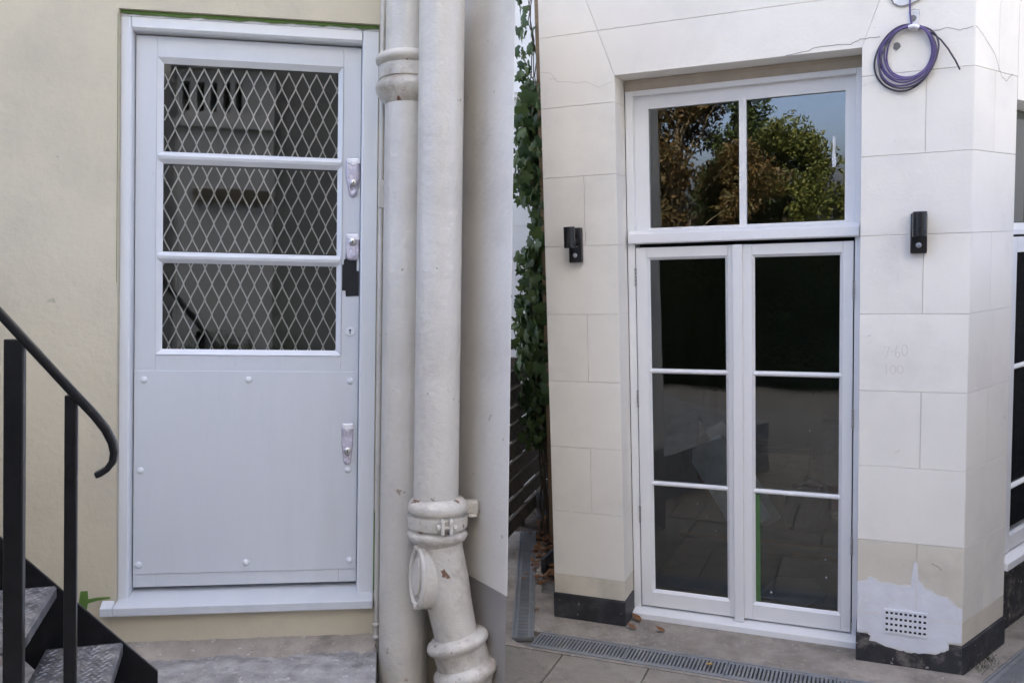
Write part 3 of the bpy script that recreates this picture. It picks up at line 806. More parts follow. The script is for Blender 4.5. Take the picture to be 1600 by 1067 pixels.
# ------------------------------------------------------------------ garden gap: fence, ivy, post, block, leaves
fence = thing('timber_fence', 'weathered horizontal slat timber fence under the ivy', 'fence', FR, (-1.85, 1.2, GZ))
FA = Matrix.Translation((-1.875, 1.2, 0)) @ Matrix.Rotation(math.atan2(1.037, -0.115), 4, 'Z')
for k in range(9):
    zf = GZ + 0.06 + k * 0.135
    mb = MB().box(-0.45, 1.05, -0.012 + random.uniform(-0.006, 0.006), 0.012, zf, zf + 0.112 + random.uniform(-0.008, 0.008))
    mb.v = [tuple(FA @ Vector(p)) for p in mb.v]
    mb.obj('slat', 'wood_grey', parent=fence, bevel=0.003)
for sx in (-0.4, 0.30, 0.95):
    mb = MB().box(sx, sx + 0.07, 0.016, 0.086, GZ - 0.02, GZ + 1.32)
    mb.v = [tuple(FA @ Vector(p)) for p in mb.v]
    mb.obj('fence_post', 'wood_grey', parent=fence, bevel=0.004)
MB().box(-1.592, -1.562, 1.22, 1.25, GZ, 3.2).obj('trellis_post', 'timber', frame=FR, base=(-1.577, 1.235, GZ), bevel=0.003, label='slim timber post the ivy climbs beside the bay', cat='post')
MB().prism_z([(-1.20, 0.31), (-1.105, 0.31), (-1.105, 2.39), (-2.2, 2.39), (-1.93, 1.32), (-1.62, 1.25)], GZ - 0.05, GZ - 0.012).obj('soil_bed', 'soil', frame=FR, kind='structure')
MB().box(-1.905, -1.795, 1.74, 1.85, GZ - 0.01, GZ + 0.20).obj('stone_block_post', 'stone_grey', frame=FR, base=(-1.85, 1.795, GZ), bevel=0.012, label='short grey stone block standing at the end of the drain by the fence', cat='block')
MB().box(-1.42, -1.40, 0.60, 1.35, GZ - 0.02, GZ + 0.10).obj('rubber_edging', 'plinth_black', frame=FR, base=(-1.41, 0.9, GZ), bevel=0.004, label='black rubber edging strip set in leaf litter beside the bay', cat='edging')

def leaf_mesh(name, m, lobed=True):
    if lobed:
        out = [(0, 0), (0.30, -0.12), (0.52, 0.10), (0.34, 0.32), (0.42, 0.62), (0.16, 0.60), (0, 1.0), (-0.16, 0.60), (-0.42, 0.62), (-0.34, 0.32), (-0.52, 0.10), (-0.30, -0.12)]
    else:
        out = [(0, 0), (0.22, 0.2), (0.30, 0.5), (0.18, 0.8), (0, 1.0), (-0.18, 0.8), (-0.30, 0.5), (-0.22, 0.2)]
    vs_ = [(0, 0.42, 0.10)] + [(x, y, -0.14 * abs(x) + 0.05 * math.sin(5 * y)) for x, y in out]
    me = bpy.data.meshes.new(name)
    me.from_pydata(vs_, [], [(0, i, i % len(out) + 1) for i in range(1, len(out) + 1)])
    me.materials.append(M[m])
    me.shade_smooth()
    return me
ivy_me = leaf_mesh('ivy_leaf', 'ivy')
ivy = thing('ivy_plant', 'green ivy climbing the gap beside the cream bay', 'ivy', FR, (-1.65, 1.3, GZ))
stems = MB()
for k in range(9):
    x, y, z = -1.64 + random.uniform(-0.1, 0.08), 1.33 + random.uniform(-0.05, 0.1), GZ
    pts = [(x, y, z)]
    while z < (2.3 if k < 4 else 0.9):
        z += 0.12
        x += random.uniform(-0.035, 0.035) + (-1.63 - x) * 0.1
        y += random.uniform(-0.03, 0.03) + (1.30 - y) * 0.1
        pts.append((x, y, z))
    stems.tube(pts, 0.006, 6, rs=[0.009 - 0.006 * i / len(pts) for i in range(len(pts))])
stems.obj('stem', 'stem', parent=ivy, smooth=60)
IV = ORG[ivy.name]
prof = [(-0.55, 0.24, 0.7), (-0.30, 0.27, 1.0), (-0.05, 0.26, 1.0), (0.2, 0.19, 1.0), (0.38, 0.20, 1.0), (0.55, 0.12, 0.7), (0.72, 0.12, 0.6), (0.85, 0.20, 1.0), (1.0, 0.22, 1.0), (1.2, 0.23, 1.0), (1.4, 0.20, 1.0), (1.6, 0.15, 0.8), (1.75, 0.10, 0.6), (1.95, 0.07, 0.4), (2.2, 0.07, 0.3)]
placed = 0
while placed < 290:
    z = random.uniform(-0.6, 2.25)
    i = max(j for j in range(len(prof)) if prof[j][0] <= max(z, -0.55))
    if random.random() > prof[i][2]:
        continue
    wdt = prof[i][1]
    x = -1.535 - wdt * abs(random.random()) * 1.05
    if z > 1.7:
        x = -1.60 - random.uniform(0.0, 0.10)
    y = 1.16 + random.uniform(-0.10, 0.14)
    s = random.uniform(0.055, 0.12) if z < 1.7 else random.uniform(0.055, 0.09)
    mw = T(Vector((x, y, z)) - IV) @ Matrix.Rotation(R_(random.uniform(-75, 20)), 4, 'Z') @ Matrix.Rotation(R_(180 + random.uniform(-65, 65)), 4, 'Y') @ Matrix.Rotation(R_(random.uniform(50, 110)), 4, 'X') @ Matrix.Diagonal((s, s, s, 1))
    o = bpy.data.objects.new('leaf', ivy_me)
    COL.objects.link(o)
    o.parent = ivy
    o.matrix_local = mw
    placed += 1
back = MB()
q = []
for k in range(2600):
    z = random.uniform(-0.95, 1.7)
    i = max(j for j in range(len(prof)) if prof[j][0] <= max(z, -0.55))
    if random.random() > prof[i][2] * 0.9:
        continue
    x = -1.53 - prof[i][1] * random.random() * 1.1
    y = 1.32 + random.uniform(-0.10, 0.25)
    s = random.uniform(0.04, 0.10)
    mw = T((x, y, z)) @ Matrix.Rotation(R_(random.uniform(-80, 40)), 4, 'Z') @ Matrix.Rotation(R_(180 + random.uniform(-65, 65)), 4, 'Y') @ Matrix.Rotation(R_(random.uniform(50, 110)), 4, 'X') @ Matrix.Diagonal((s, s, s, 1))
    back.add([mw @ v.co for v in ivy_me.vertices], [tuple(p.vertices) for p in ivy_me.polygons])
back.obj('foliage', 'ivy', parent=ivy, kind='stuff')

litter_me = leaf_mesh('fallen_leaf', 'dead_leaf', False)
litter_yel = leaf_mesh('fallen_leaf_yellow', 'dead_leaf_yellow', False)
lit = MB()
for k in range(260):
    u = random.random()
    x = -1.80 + 0.45 * u + random.uniform(-0.10, 0.10)
    y = 1.75 - 1.25 * u + random.uniform(-0.1, 0.15)
    s = random.uniform(0.03, 0.06)
    mw = T((x, y, GZ + random.uniform(0.0, 0.03))) @ Matrix.Rotation(random.uniform(0, 6.3), 4, 'Z') @ Matrix.Rotation(random.uniform(-0.6, 0.6), 4, 'X') @ Matrix.Diagonal((s, s, s, 1))
    lit.add([mw @ v.co for v in litter_me.vertices], [tuple(p.vertices) for p in litter_me.polygons])
lit.obj('leaf_litter', 'dead_leaf', frame=FR, kind='stuff', label='brown leaf litter in the gap beside the bay')
for x, y, s, yel, lab in ((-0.60, 0.07, 0.075, 0, 'curled brown leaf at the foot of the door jamb'), (-0.60, -0.035, 0.06, 0, 'small brown leaf by the corner of the black plinth'),
                          (-0.44, -0.02, 0.06, 0, 'reddish leaf lying on the concrete before the doors'), (-0.125, -0.31, 0.05, 1, 'yellow leaf lying on the drain grate'),
                          (-1.24, 0.02, 0.05, 0, 'brown leaf on the drain running to the fence')):
    o = bpy.data.objects.new('fallen_leaf', litter_yel if yel else litter_me)
    COL.objects.link(o)
    o.matrix_world = FR @ T((x, y, GZ + 0.012)) @ Matrix.Rotation(random.uniform(0, 6), 4, 'Z') @ Matrix.Rotation(0.4, 4, 'X') @ Matrix.Diagonal((s, s, s, 1))
    tag(o, lab, 'leaf')

# ------------------------------------------------------------------ room behind the french doors
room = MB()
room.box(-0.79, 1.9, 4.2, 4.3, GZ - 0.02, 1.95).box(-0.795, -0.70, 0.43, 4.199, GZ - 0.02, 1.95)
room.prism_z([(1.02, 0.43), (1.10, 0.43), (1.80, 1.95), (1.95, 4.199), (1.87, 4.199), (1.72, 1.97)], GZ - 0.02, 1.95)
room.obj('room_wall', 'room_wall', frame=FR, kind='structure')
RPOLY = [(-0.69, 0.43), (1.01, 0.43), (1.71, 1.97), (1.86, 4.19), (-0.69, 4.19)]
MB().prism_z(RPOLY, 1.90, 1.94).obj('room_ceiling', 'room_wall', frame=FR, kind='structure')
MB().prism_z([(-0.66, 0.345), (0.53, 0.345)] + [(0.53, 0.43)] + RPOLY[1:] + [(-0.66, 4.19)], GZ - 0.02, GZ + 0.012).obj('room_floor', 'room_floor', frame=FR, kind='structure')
def tilted(name, label, cat, size, loc_, rot, m, parts=None):
    fr = FR @ T(loc_) @ Matrix.Rotation(R_(rot[2]), 4, 'Z') @ Matrix.Rotation(R_(rot[0]), 4, 'X') @ Matrix.Rotation(R_(rot[1]), 4, 'Y')
    sx, sy, sz = size
    return MB().box(-sx / 2, sx / 2, -sy / 2, sy / 2, 0, sz).obj(name, m, frame=fr, bevel=0.004, label=label, cat=cat)
tilted('plasterboard_sheet', 'pale blue grey board leaning askew inside the doors', 'board', (0.30, 0.03, 0.72), (-0.22, 1.9, GZ + 0.03), (-18, -34, 0), 'board_white')
tilted('timber_board', 'brown board leaning behind the pale board inside the doors', 'board', (0.26, 0.03, 1.05), (-0.34, 2.15, GZ + 0.03), (-16, -36, 0), 'timber')
tilted('scuffed_board', 'scuffed white panel leaning in the pile inside the doors', 'board', (0.16, 0.03, 0.85), (-0.10, 2.02, GZ + 0.03), (-16, -33, 0), 'dust_sheet')
for nm, lab, x, y, r, h_, m in (('paint_tin', 'small pale paint tin on the room floor beside the leaning boards', 0.02, 2.35, 0.07, 0.15, 'dust_sheet'), ('bucket', 'dark bucket on the room floor behind the left door', -0.42, 2.5, 0.13, 0.26, 'stone_grey'), ('paint_kettle', 'red paint kettle standing behind the leaning boards', 0.12, 2.75, 0.08, 0.14, 'red_plastic')):
    MB().lathe([(r * 0.82, 0), (r * 0.85, 0.004), (r, h_ - 0.012), (r * 1.05, h_ - 0.01), (r * 1.05, h_), (r * 0.97, h_), (r * 0.9, h_ - 0.03)], (x, y, GZ + 0.012), n=24).obj(nm, m, frame=FR, base=(x, y, GZ), smooth=40, label=lab, cat='bucket')
for k, (x, y, sx, sy, sz, m, lab) in enumerate(((-0.15, 3.1, 0.5, 0.4, 0.35, 'timber', 'brown cardboard box at the back of the room'), (0.35, 3.4, 0.35, 0.3, 0.55, 'stone_grey', 'tall grey box at the back of the room'), (1.15, 3.5, 0.45, 0.3, 0.4, 'timber', 'brown box at the back of the room beyond the white stool'))):
    bx_ = thing('storage_box', lab, 'box', FR, (x, y, GZ))
    MB().box(x - sx / 2, x + sx / 2, y - sy / 2, y + sy / 2, GZ + 0.012, GZ + 0.012 + sz).obj('carton', m, parent=bx_, bevel=0.006)
    for sg in (-1, 1):
        MB().prism_x([(y + sg * 0.01, GZ + sz + 0.013), (y + sg * sy * 0.45, GZ + sz + 0.05), (y + sg * sy * 0.45, GZ + sz + 0.054), (y + sg * 0.01, GZ + sz + 0.018)], x - sx / 2 + 0.005, x + sx / 2 - 0.005).obj('flap', m, parent=bx_)
trestle = thing('step_stool', 'white metal stool frame standing inside the right door', 'stool', FR, (0.72, 3.0, GZ))
for x in (0.58, 0.88):
    for y in (2.9, 3.15):
        MB().box(x - 0.012, x + 0.012, y - 0.012, y + 0.012, GZ + 0.012, GZ + 0.74).obj('leg', 'white_dirty', parent=trestle)
MB().box(0.565, 0.895, 2.885, 3.165, GZ + 0.741, GZ + 0.765).obj('top', 'white_dirty', parent=trestle)
MB().box(0.593, 0.867, 2.889, 2.911, GZ + 0.36, GZ + 0.38).obj('stretcher', 'white_dirty', parent=trestle)
bag = MB().lathe([(0.02, 0), (0.15, 0.01), (0.17, 0.10), (0.16, 0.22), (0.12, 0.32), (0.05, 0.36), (0.02, 0.37)], (0.16, 2.05, GZ + 0.012), n=24)
bag.v = [(x + 0.015 * math.sin(9 * z + 3 * y), y, z) for x, y, z in bag.v]
bag.obj('tool_bag', 'dark_cloth', frame=FR, base=(0.16, 2.05, GZ), smooth=60, label='dark blue bag on the floor behind the right door', cat='bag')
MB().box(0.24, 0.50, 2.45, 2.7, GZ + 0.012, GZ + 0.17).obj('red_crate', 'red_plastic', frame=FR, base=(0.37, 2.57, GZ), bevel=0.012, label='red box on the floor behind the blue bag', cat='box')
MB().prism_z([(-0.03, 0.62), (0.25, 0.55), (0.36, 0.75), (0.28, 1.0), (0.05, 0.95)], GZ + 0.0125, GZ + 0.03).obj('dust_sheet', 'dust_sheet', frame=FR, base=(0.15, 0.75, GZ), bevel=0.006, label='crumpled pale dust sheet on the floor behind the right door', cat='sheet')
for k, (x0, x1, y) in enumerate(((-0.9, 0.5, 1.55), (0.1, 0.7, 1.35), (0.3, 1.1, 2.35))):
    MB().box(x0, x1, y, y + 0.07, GZ + 0.0125, GZ + 0.045).obj('floor_batten', 'timber', frame=FR, base=((x0 + x1) / 2, y, GZ), bevel=0.003, group='battens on the room floor', cat='batten',
        label=('long batten lying across the room floor before the leaning boards', 'short batten on the room floor nearest the right door', 'batten on the room floor beside the white stool')[k])

# ================================================================== THE RENDERED WALL WITH THE CLAD DOOR
WF = -0.065                                          # wall face
lh = thing('rendered_house', 'cream yellow rendered house wall round the white clad door', 'building', FL, (0, 0, LZ))
w = MB()
w.holed([-6.5, -0.4605, 0.432, 0.80], [LZ - 0.9, -0.957, 1.1475, 1.50], lambda i, j: i == 1 and j == 1, WF, 0.12)
w.obj('wall', 'cream_wall', parent=lh)
MB().box(-6.5, 0.90, WF - 0.04, 0.16, 1.501, 1.56).obj('coping', 'cream_wall', parent=lh, bevel=0.008)
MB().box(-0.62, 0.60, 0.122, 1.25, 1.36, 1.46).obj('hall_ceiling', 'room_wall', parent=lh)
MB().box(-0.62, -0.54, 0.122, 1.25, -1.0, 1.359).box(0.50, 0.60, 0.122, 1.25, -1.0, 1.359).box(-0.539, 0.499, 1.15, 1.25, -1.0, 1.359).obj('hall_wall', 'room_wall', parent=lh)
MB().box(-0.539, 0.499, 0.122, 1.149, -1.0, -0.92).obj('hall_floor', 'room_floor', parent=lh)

rw = thing('return_wall', 'cream painted return wall beside the soil pipes', 'wall', FL, (0.85, -0.2, LZ))
quad = [(0.735, -0.0665), (0.735, -0.15), (0.8735, -0.43), (0.925, -0.05), (0.935, 0.12), (0.8015, 0.12), (0.8015, -0.0665)]
RW = MB()
zn, zf = -0.830, -0.806                             # the skirt rises away from us
n = len(quad)
top = [(x, y, 1.50) for x, y in quad]
bot = [(x, y, zn + (zf - zn) * min(1.0, (y + 0.43) / 0.38)) for x, y in quad]
RW._prism(bot, top)
RW.obj('wall', 'return_wall', parent=rw, bevel=0.006)
inn = [(0.740, -0.0667), (0.740, -0.151), (0.8715, -0.415), (0.921, -0.05), (0.930, 0.11), (0.808, 0.11), (0.808, -0.0667)]
MB()._prism([(x, y, LZ - 0.95) for x, y in inn], [(x, y, zn + (zf - zn) * min(1.0, (y + 0.43) / 0.38) - 0.001) for x, y in inn]).obj('skirt', 'grey_panel', parent=rw)

aw = thing('door_shade_wall', 'rendered wall added out of view to shade the clad door', 'wall', FL, (-1.45, -1.1, LZ))  # unseen wall added to darken the foot of the door wall
MB().box(-1.60, -1.35, -2.3, WF - 0.002, LZ - 0.9, 0.3).obj('wall', 'cream_wall', parent=aw)
MB().box(-1.63, -1.32, -2.33, WF - 0.002, 0.301, 0.36).obj('coping', 'concrete', parent=aw, bevel=0.008)
# landing
ld = MB().prism_z([(-6.0, WF - 0.001), (-6.0, -1.9), (0.43, -1.9), (0.449, WF - 0.001)], LZ - 0.9, LZ)
ld.obj('landing', 'landing', frame=FL, kind='structure')
sc_ = MB()
nx_, ny_ = 130, 46
hgt = rng.normal(0, 1, (ny_ + 1, nx_ + 1))
for _ in range(2):
    hgt = (hgt + np.roll(hgt, 1, 0) + np.roll(hgt, 1, 1) + np.roll(hgt, -1, 0) + np.roll(hgt, -1, 1)) / 3.2
sc_.add([(-1.3 + 1.745 * i / nx_, WF - 0.004 - 0.62 * j / ny_, LZ + 0.006 + 0.0022 * float(hgt[j, i])) for j in range(ny_ + 1) for i in range(nx_ + 1)],
        [(j * (nx_ + 1) + i, j * (nx_ + 1) + i + 1, (j + 1) * (nx_ + 1) + i + 1, (j + 1) * (nx_ + 1) + i) for j in range(ny_) for i in range(nx_)])
sc_.obj('landing_screed', 'landing', frame=FL, smooth=60, kind='structure')
fil = MB()
nseg = 80
rr_ = [random.gauss(0, 1) for _ in range(nseg + 1)]
for i in range(nseg):
    xa, xb = -1.2 + 1.64 * i / nseg, -1.2 + 1.64 * (i + 1) / nseg
    ha, hb = 0.020 + 0.0012 * rr_[i], 0.020 + 0.0012 * rr_[i + 1]
    da, db = 0.075 + 0.004 * rr_[i], 0.075 + 0.004 * rr_[i + 1]
    fil.add([(xa, WF - 0.002, LZ + ha + 0.02), (xb, WF - 0.002, LZ + hb + 0.02), (xb, WF - 0.03, LZ + hb), (xa, WF - 0.03, LZ + ha), (xb, WF - 0.03 - db, LZ + 0.002), (xa, WF - 0.03 - da, LZ + 0.002)], [(0, 1, 2, 3), (3, 2, 4, 5)])
fil.obj('concrete_fillet', 'concrete', frame=FL, base=(0, WF, LZ), smooth=60, kind='structure')

# ------------------------------------------------------------------ door frame
df = thing('door_frame', 'white painted timber door frame with projecting sill', 'door frame', FL, (-0.02, 0, -0.95))
MB().prism_z([(-0.460, 0.06), (-0.460, -0.040), (-0.430, -0.042), (-0.424, -0.036), (-0.4235, -0.026), (-0.4235, 0.06)], -0.918, 1.1295).obj('jamb', 'white_frame', parent=df, bevel=0.002)
MB().prism_z([(0.430, 0.06), (0.430, -0.040), (0.376, -0.042), (0.371, -0.036), (0.370, -0.026), (0.370, 0.06)], -0.918, 1.1295).obj('jamb', 'white_frame', parent=df, bevel=0.002)
MB().prism_x([(0.06, 1.130), (-0.0405, 1.130), (-0.0425, 1.094), (-0.034, 1.085), (-0.022, 1.0845), (0.06, 1.0845)], -0.4232, 0.3698).obj('head', 'white_frame', parent=df, bevel=0.002)
MB().prism_x([(-0.100, -0.928), (-0.099, -0.958), (0.06, -0.956), (0.06, -0.893)], -0.4605, 0.4305).obj('sill', 'white_door', parent=df, bevel=0.003)
MB().prism_x([(-0.100, -0.9285), (-0.099, -0.9582), (WF - 0.002, -0.9582), (WF - 0.002, -0.909)], -0.503, -0.461).obj('sill_horn', 'white_door', parent=df, bevel=0.003)
def ragged(x0, x1, z0, z1, n, amp):
    return [(x0, z1)] + [(x0 + (x1 - x0) * i / n, z0 + random.uniform(-amp, amp)) for i in range(n + 1)] + [(x1, z1)]
flat_poly(ragged(-0.458, 0.429, 1.1365, 1.1470, 40, 0.003), -0.050, 0.008).obj('masking_tape', 'green_tape', parent=df, label='ragged strip of green masking tape along the top')
MB().box(-0.459, 0.429, -0.041, 0.05, 1.1305, 1.1470).obj('packing_strip', 'white_dirty', parent=df)
flat_poly([(-0.574, -0.875), (-0.551, -0.874), (-0.549, -0.903), (-0.52, -0.898), (-0.478, -0.897), (-0.476, -0.903), (-0.52, -0.909), (-0.55, -0.918), (-0.556, -0.955), (-0.565, -0.95), (-0.574, -0.93), (-0.58, -0.915)], WF - 0.002, 0.0015).obj('masking_tape', 'green_tape', parent=df, label='torn cross of green masking tape by the sill')
flat_poly([(0.430, -0.60), (0.4345, -0.62), (0.4355, -0.80), (0.441, -0.90), (0.436, -0.915), (0.430, -0.90)], WF - 0.003, 0.002).obj('masking_tape', 'green_tape', parent=df)
flat_poly([(-0.4627, 1.13), (-0.4613, 1.13), (-0.4613, 0.2), (-0.4627, 0.2)], WF - 0.0015, 0.001).obj('masking_tape', 'green_tape', parent=df)

# ------------------------------------------------------------------ the door itself
dr = thing('clad_door', 'white door with metal kick plate and three wire meshed glass panes', 'door', FL, (-0.027, 0.02, -0.887))
DX0, DX1, DZ0, DZ1 = -0.4205, 0.3675, -0.886, 1.080
GX0, GX1 = -0.329, 0.2825
GZS = [(0.675, 0.986), (0.318, 0.6305), (-0.032, 0.276)]
MB().box(DX0, GX0 - 0.019, 0, 0.045, DZ0, DZ1).obj('stile', 'white_door', parent=dr, bevel=0.002)
MB().box(GX1 + 0.020, DX1, 0, 0.045, DZ0, DZ1).obj('stile', 'white_door', parent=dr, bevel=0.002)
MB().box(GX0 - 0.0188, GX1 + 0.0198, 0.0002, 0.045, 1.006, DZ1 - 0.0005).obj('rail', 'white_door', parent=dr, bevel=0.001)
MB().box(GX0 - 0.0188, GX1 + 0.0198, 0.0002, 0.045, DZ0 + 0.0005, -0.051).obj('rail', 'white_door', parent=dr, bevel=0.001)
MB().bead(GX0 - 0.0187, GX1 + 0.0197, -0.0508, 1.0058, -0.003, 0.019, 0.014).obj('glazing_bead', 'white_frame', parent=dr)
for za, zb in ((0.6305, 0.675), (0.276, 0.318)):
    zc, hh = (za + zb) / 2, (zb - za) / 2
    MB().prism_x([(-0.005, zc + 0.011), (-0.007, zc + 0.004), (-0.003, zc - 0.006), (0.014, zc - hh), (0.0145, zc + hh)], GX0 - 0.014, GX1 + 0.014).obj('glazing_bar', 'white_frame', parent=dr, bevel=0.0015)
for k, (za, zb) in enumerate(GZS):
    MB().box(GX0 - 0.006, GX1 + 0.006, 0.0145, 0.0185, za - 0.006, zb + 0.006).obj('pane', 'glass_old', parent=dr)
    # expanded metal: each half diamond a slightly S-shaped strand
    msh = MB()
    px, pz = 0.0496, 0.1105
    ph = (0.012, 0.0, 0.02)[k]
    ncol = int((GX1 - GX0) / px) + 3
    nrow = int((zb - za) / (pz / 2)) + 3
    off = (0.03, 0.05, 0.015)[k]
    x0 = GX0 - px + ph
    z0 = za - pz + off
    def node(i, j):
        return (x0 + px * (i + (0.5 if j % 2 else 0)), z0 + pz / 2 * j)
    hw = 0.0021
    for j in range(nrow + 2):
        for i in range(ncol):
            ax, az = node(i, j)
            for di in ((0, -1) if j % 2 == 0 else (1, 0)):
                bx_, bz_ = node(i + di, j + 1)
                pts = []
                for s in range(7):
                    t = s / 6
                    e = t * t * (3 - 2 * t)
                    pts.append((ax + (bx_ - ax) * (0.45 * e + 0.55 * t), az + (bz_ - az) * t))
                ok = [p for p in pts if GX0 - 0.004 < p[0] < GX1 + 0.004 and za - 0.004 < p[1] < zb + 0.004]
                if len(ok) < 2:
                    continue
                a_ = MB()
                a_.ribbon(ok, 2 * hw, 0.024)
                nb = len(a_.v)
                msh.add(a_.v + [(x, 0.0265, z) for x, y, z in a_.v],
                        a_.f + [tuple(q_ + nb for q_ in f[::-1]) for f in a_.f] +
                        [(2 * s, 2 * s + 2, 2 * s + 2 + nb, 2 * s + nb) for s in range(nb // 2 - 1)] + [(2 * s + 1, 2 * s + 1 + nb, 2 * s + 3 + nb, 2 * s + 3) for s in range(nb // 2 - 1)])
    msh.obj('wire_mesh', 'mesh_wire', parent=dr)
kp = MB().box(DX0 + 0.001, DX1 - 0.001, -0.0035, -0.0003, -0.8377, -0.109).obj('kick_plate', 'white_door', parent=dr, bevel=0.001, seg=1)
for x, z in ((-0.386, -0.142), (-0.024, -0.140), (0.338, -0.143), (-0.395, -0.467), (0.334, -0.470), (-0.400, -0.805), (-0.029, -0.805), (0.342, -0.805)):
    MB().lathe([(0.0125, 0), (0.0115, 0.003), (0.0085, 0.0055), (0.004, 0.007), (0.0008, 0.0074)], (x, -0.0036, z), axis=(0, -1, 0), n=20).obj('rivet', 'white_frame', parent=kp, smooth=50)
MB().lathe([(0.017, 0), (0.017, 0.002), (0.0145, 0.004), (0.001, 0.0042)], (0.336, -0.0003, 0.039), axis=(0, -1, 0), n=26).obj('escutcheon', 'white_frame', parent=dr, smooth=30)
MB().lathe([(0.0036, 0), (0.0036, 0.0008), (0.0005, 0.0009)], (0.336, -0.0046, 0.044), axis=(0, -1, 0), n=14).add([(0.3345, -0.0052, 0.043), (0.3375, -0.0052, 0.043), (0.3375, -0.0052, 0.030), (0.3345, -0.0052, 0.030)], [(0, 1, 2, 3)]).obj('keyhole', 'void', parent=dr)

def crumpled(poly, y, h, m, name, parent):
    """wrapped film: faceted lump over an outline"""
    cx = sum(p[0] for p in poly) / len(poly)
    cz = sum(p[1] for p in poly) / len(poly)
    mb_ = MB()
    n_ = len(poly)
    ring = [(x, y, z) for x, z in poly]
    rings = [ring]
    for s, yy in ((0.86, h * 0.75), (0.62, h), (0.34, h * 1.08)):
        rings.append([(cx + (x - cx) * s * random.uniform(0.92, 1.08), y - yy * random.uniform(0.75, 1.15), cz + (z - cz) * s * random.uniform(0.95, 1.05)) for x, z in poly])
    vs_ = [p for r in rings for p in r] + [(cx, y - h, cz)]
    fs_ = []
    for r in range(len(rings) - 1):
        for i in range(n_):
            j = (i + 1) % n_
            fs_ += [(r * n_ + i, r * n_ + j, (r + 1) * n_ + j), (r * n_ + i, (r + 1) * n_ + j, (r + 1) * n_ + i)]
    k_ = (len(rings) - 1) * n_
    fs_ += [(k_ + i, k_ + (i + 1) % n_, len(vs_) - 1) for i in range(n_)]
    return mb_.add(vs_, fs_).obj(name, m, parent=parent)
def rounded(x0, x1, z0, z1, taper=0.0, n=5):
    r = (x1 - x0) / 2
    cx = (x0 + x1) / 2
    top_ = [(cx + r * math.cos(a), z1 - r * 0.35 + r * 0.35 * math.sin(a)) for a in [math.pi * i / n for i in range(n + 1)]]
    bot_ = [(cx + r * (1 - taper) * math.cos(a), z0 + r * 0.4 + r * 0.4 * math.sin(a)) for a in [math.pi + math.pi * i / n for i in range(n + 1)]]
    mid = [(x0, (z0 + z1) / 2), ]
    return top_ + mid + bot_ + [(x1, (z0 + z1) / 2)]
def lock(x0, x1, z0, z1, taper, cyl, label):
    lk = MB().prism_y(rounded(x0 + 0.006, x1 - 0.006, z0 + 0.006, z1 - 0.006, taper), -0.010, -0.0036).obj('lock', 'steel', parent=dr, bevel=0.002, label=label)
    crumpled(rounded(x0, x1, z0, z1, taper), -0.0037, 0.013, 'clear_tape', 'film_wrap', lk)
    MB().lathe([(0.013, 0), (0.013, 0.010), (0.010, 0.012), (0.002, 0.0125)], (cyl[0], -0.012, cyl[1]), axis=(0, -1, 0), n=20).obj('lock_cylinder', 'steel', parent=lk, smooth=40)
    MB().box(cyl[0] - 0.0012, cyl[0] + 0.0012, -0.0252, -0.0246, cyl[1] - 0.005, cyl[1] + 0.005).obj('key_slot', 'void', parent=lk)
    crumpled([(x0 + 0.002, z1 - 0.004), (x1 - 0.002, z1 - 0.002), (x1 + 0.001, z1 - 0.022), ((x0 + x1) / 2, z1 - 0.034), (x0 + 0.006, z1 - 0.02)], -0.012, 0.007, 'tape_fold', 'film_fold', lk)
    return lk
lock(0.314, 0.366, 0.532, 0.676, 0.45, (0.343, 0.583), 'film wrapped lock nearest the top')
lock(0.317, 0.368, 0.300, 0.400, 0.1, (0.342, 0.368), 'film wrapped lock over the black tape')
lock(0.309, 0.352, -0.453, -0.296, 0.4, (0.332, -0.400), 'film wrapped lock on the kick plate')
flat_poly([(0.318, 0.330), (0.316, 0.305), (0.311, 0.303), (0.310, 0.285), (0.305, 0.284), (0.305, 0.190), (0.317, 0.189), (0.319, 0.168), (0.366, 0.171), (0.366, 0.262), (0.357, 0.263), (0.357, 0.33)], -0.0022, 0.002).obj('black_tape', 'black_tape', parent=dr)
# ------------------------------------------------------------------ soil pipes
sp = thing('soil_pipe', 'straight cream painted cast iron pipe nearest the white door', 'pipe', FL, (0.54, -0.165, LZ))
PX, PY, PR = 0.540, -0.165, 0.086
MB().lathe([(PR, 0), (PR, 3.2)], (PX, PY, LZ - 0.9), n=48).obj('pipe', 'pipe_paint', parent=sp, smooth=30)
zc = 0.845
MB().lathe([(PR + 0.001, -0.012), (PR + 0.006, 0.0), (PR + 0.018, 0.012), (PR + 0.030, 0.030), (PR + 0.034, 0.046), (PR + 0.030, 0.058), (PR + 0.020, 0.066), (PR + 0.017, 0.072), (PR + 0.022, 0.075), (PR + 0.022, 0.118), (PR + 0.017, 0.121),
            (PR + 0.024, 0.126), (PR + 0.033, 0.134), (PR + 0.035, 0.144), (PR + 0.029, 0.156), (PR + 0.012, 0.164), (PR + 0.001, 0.166)], (PX, PY, zc), n=48).obj('socket_collar', 'pipe_dirty', parent=sp, smooth=45)
MB().prism_y([(PX + 0.082, zc + 0.168), (PX + 0.040, zc + 0.160), (PX + 0.055, zc + 0.075), (PX + 0.080, zc + 0.062), (PX + 0.088, zc + 0.10)], PY - 0.128, PY - 0.095).obj('ear', 'pipe_paint', parent=sp, bevel=0.006)
MB().lathe([(0.010, 0), (0.010, 0.008), (0.006, 0.012)], (PX + 0.066, PY - 0.127, zc + 0.112), axis=(0, -1, 0), n=8).obj('bolt', 'pipe_dirty', parent=sp)
bp2 = thing('branch_pipe', 'cream cast iron waste pipe with clamped collar and angled foot', 'pipe', FL, (0.65, -0.305, LZ))
QX, QY, QR = 0.642, -0.310, 0.0765
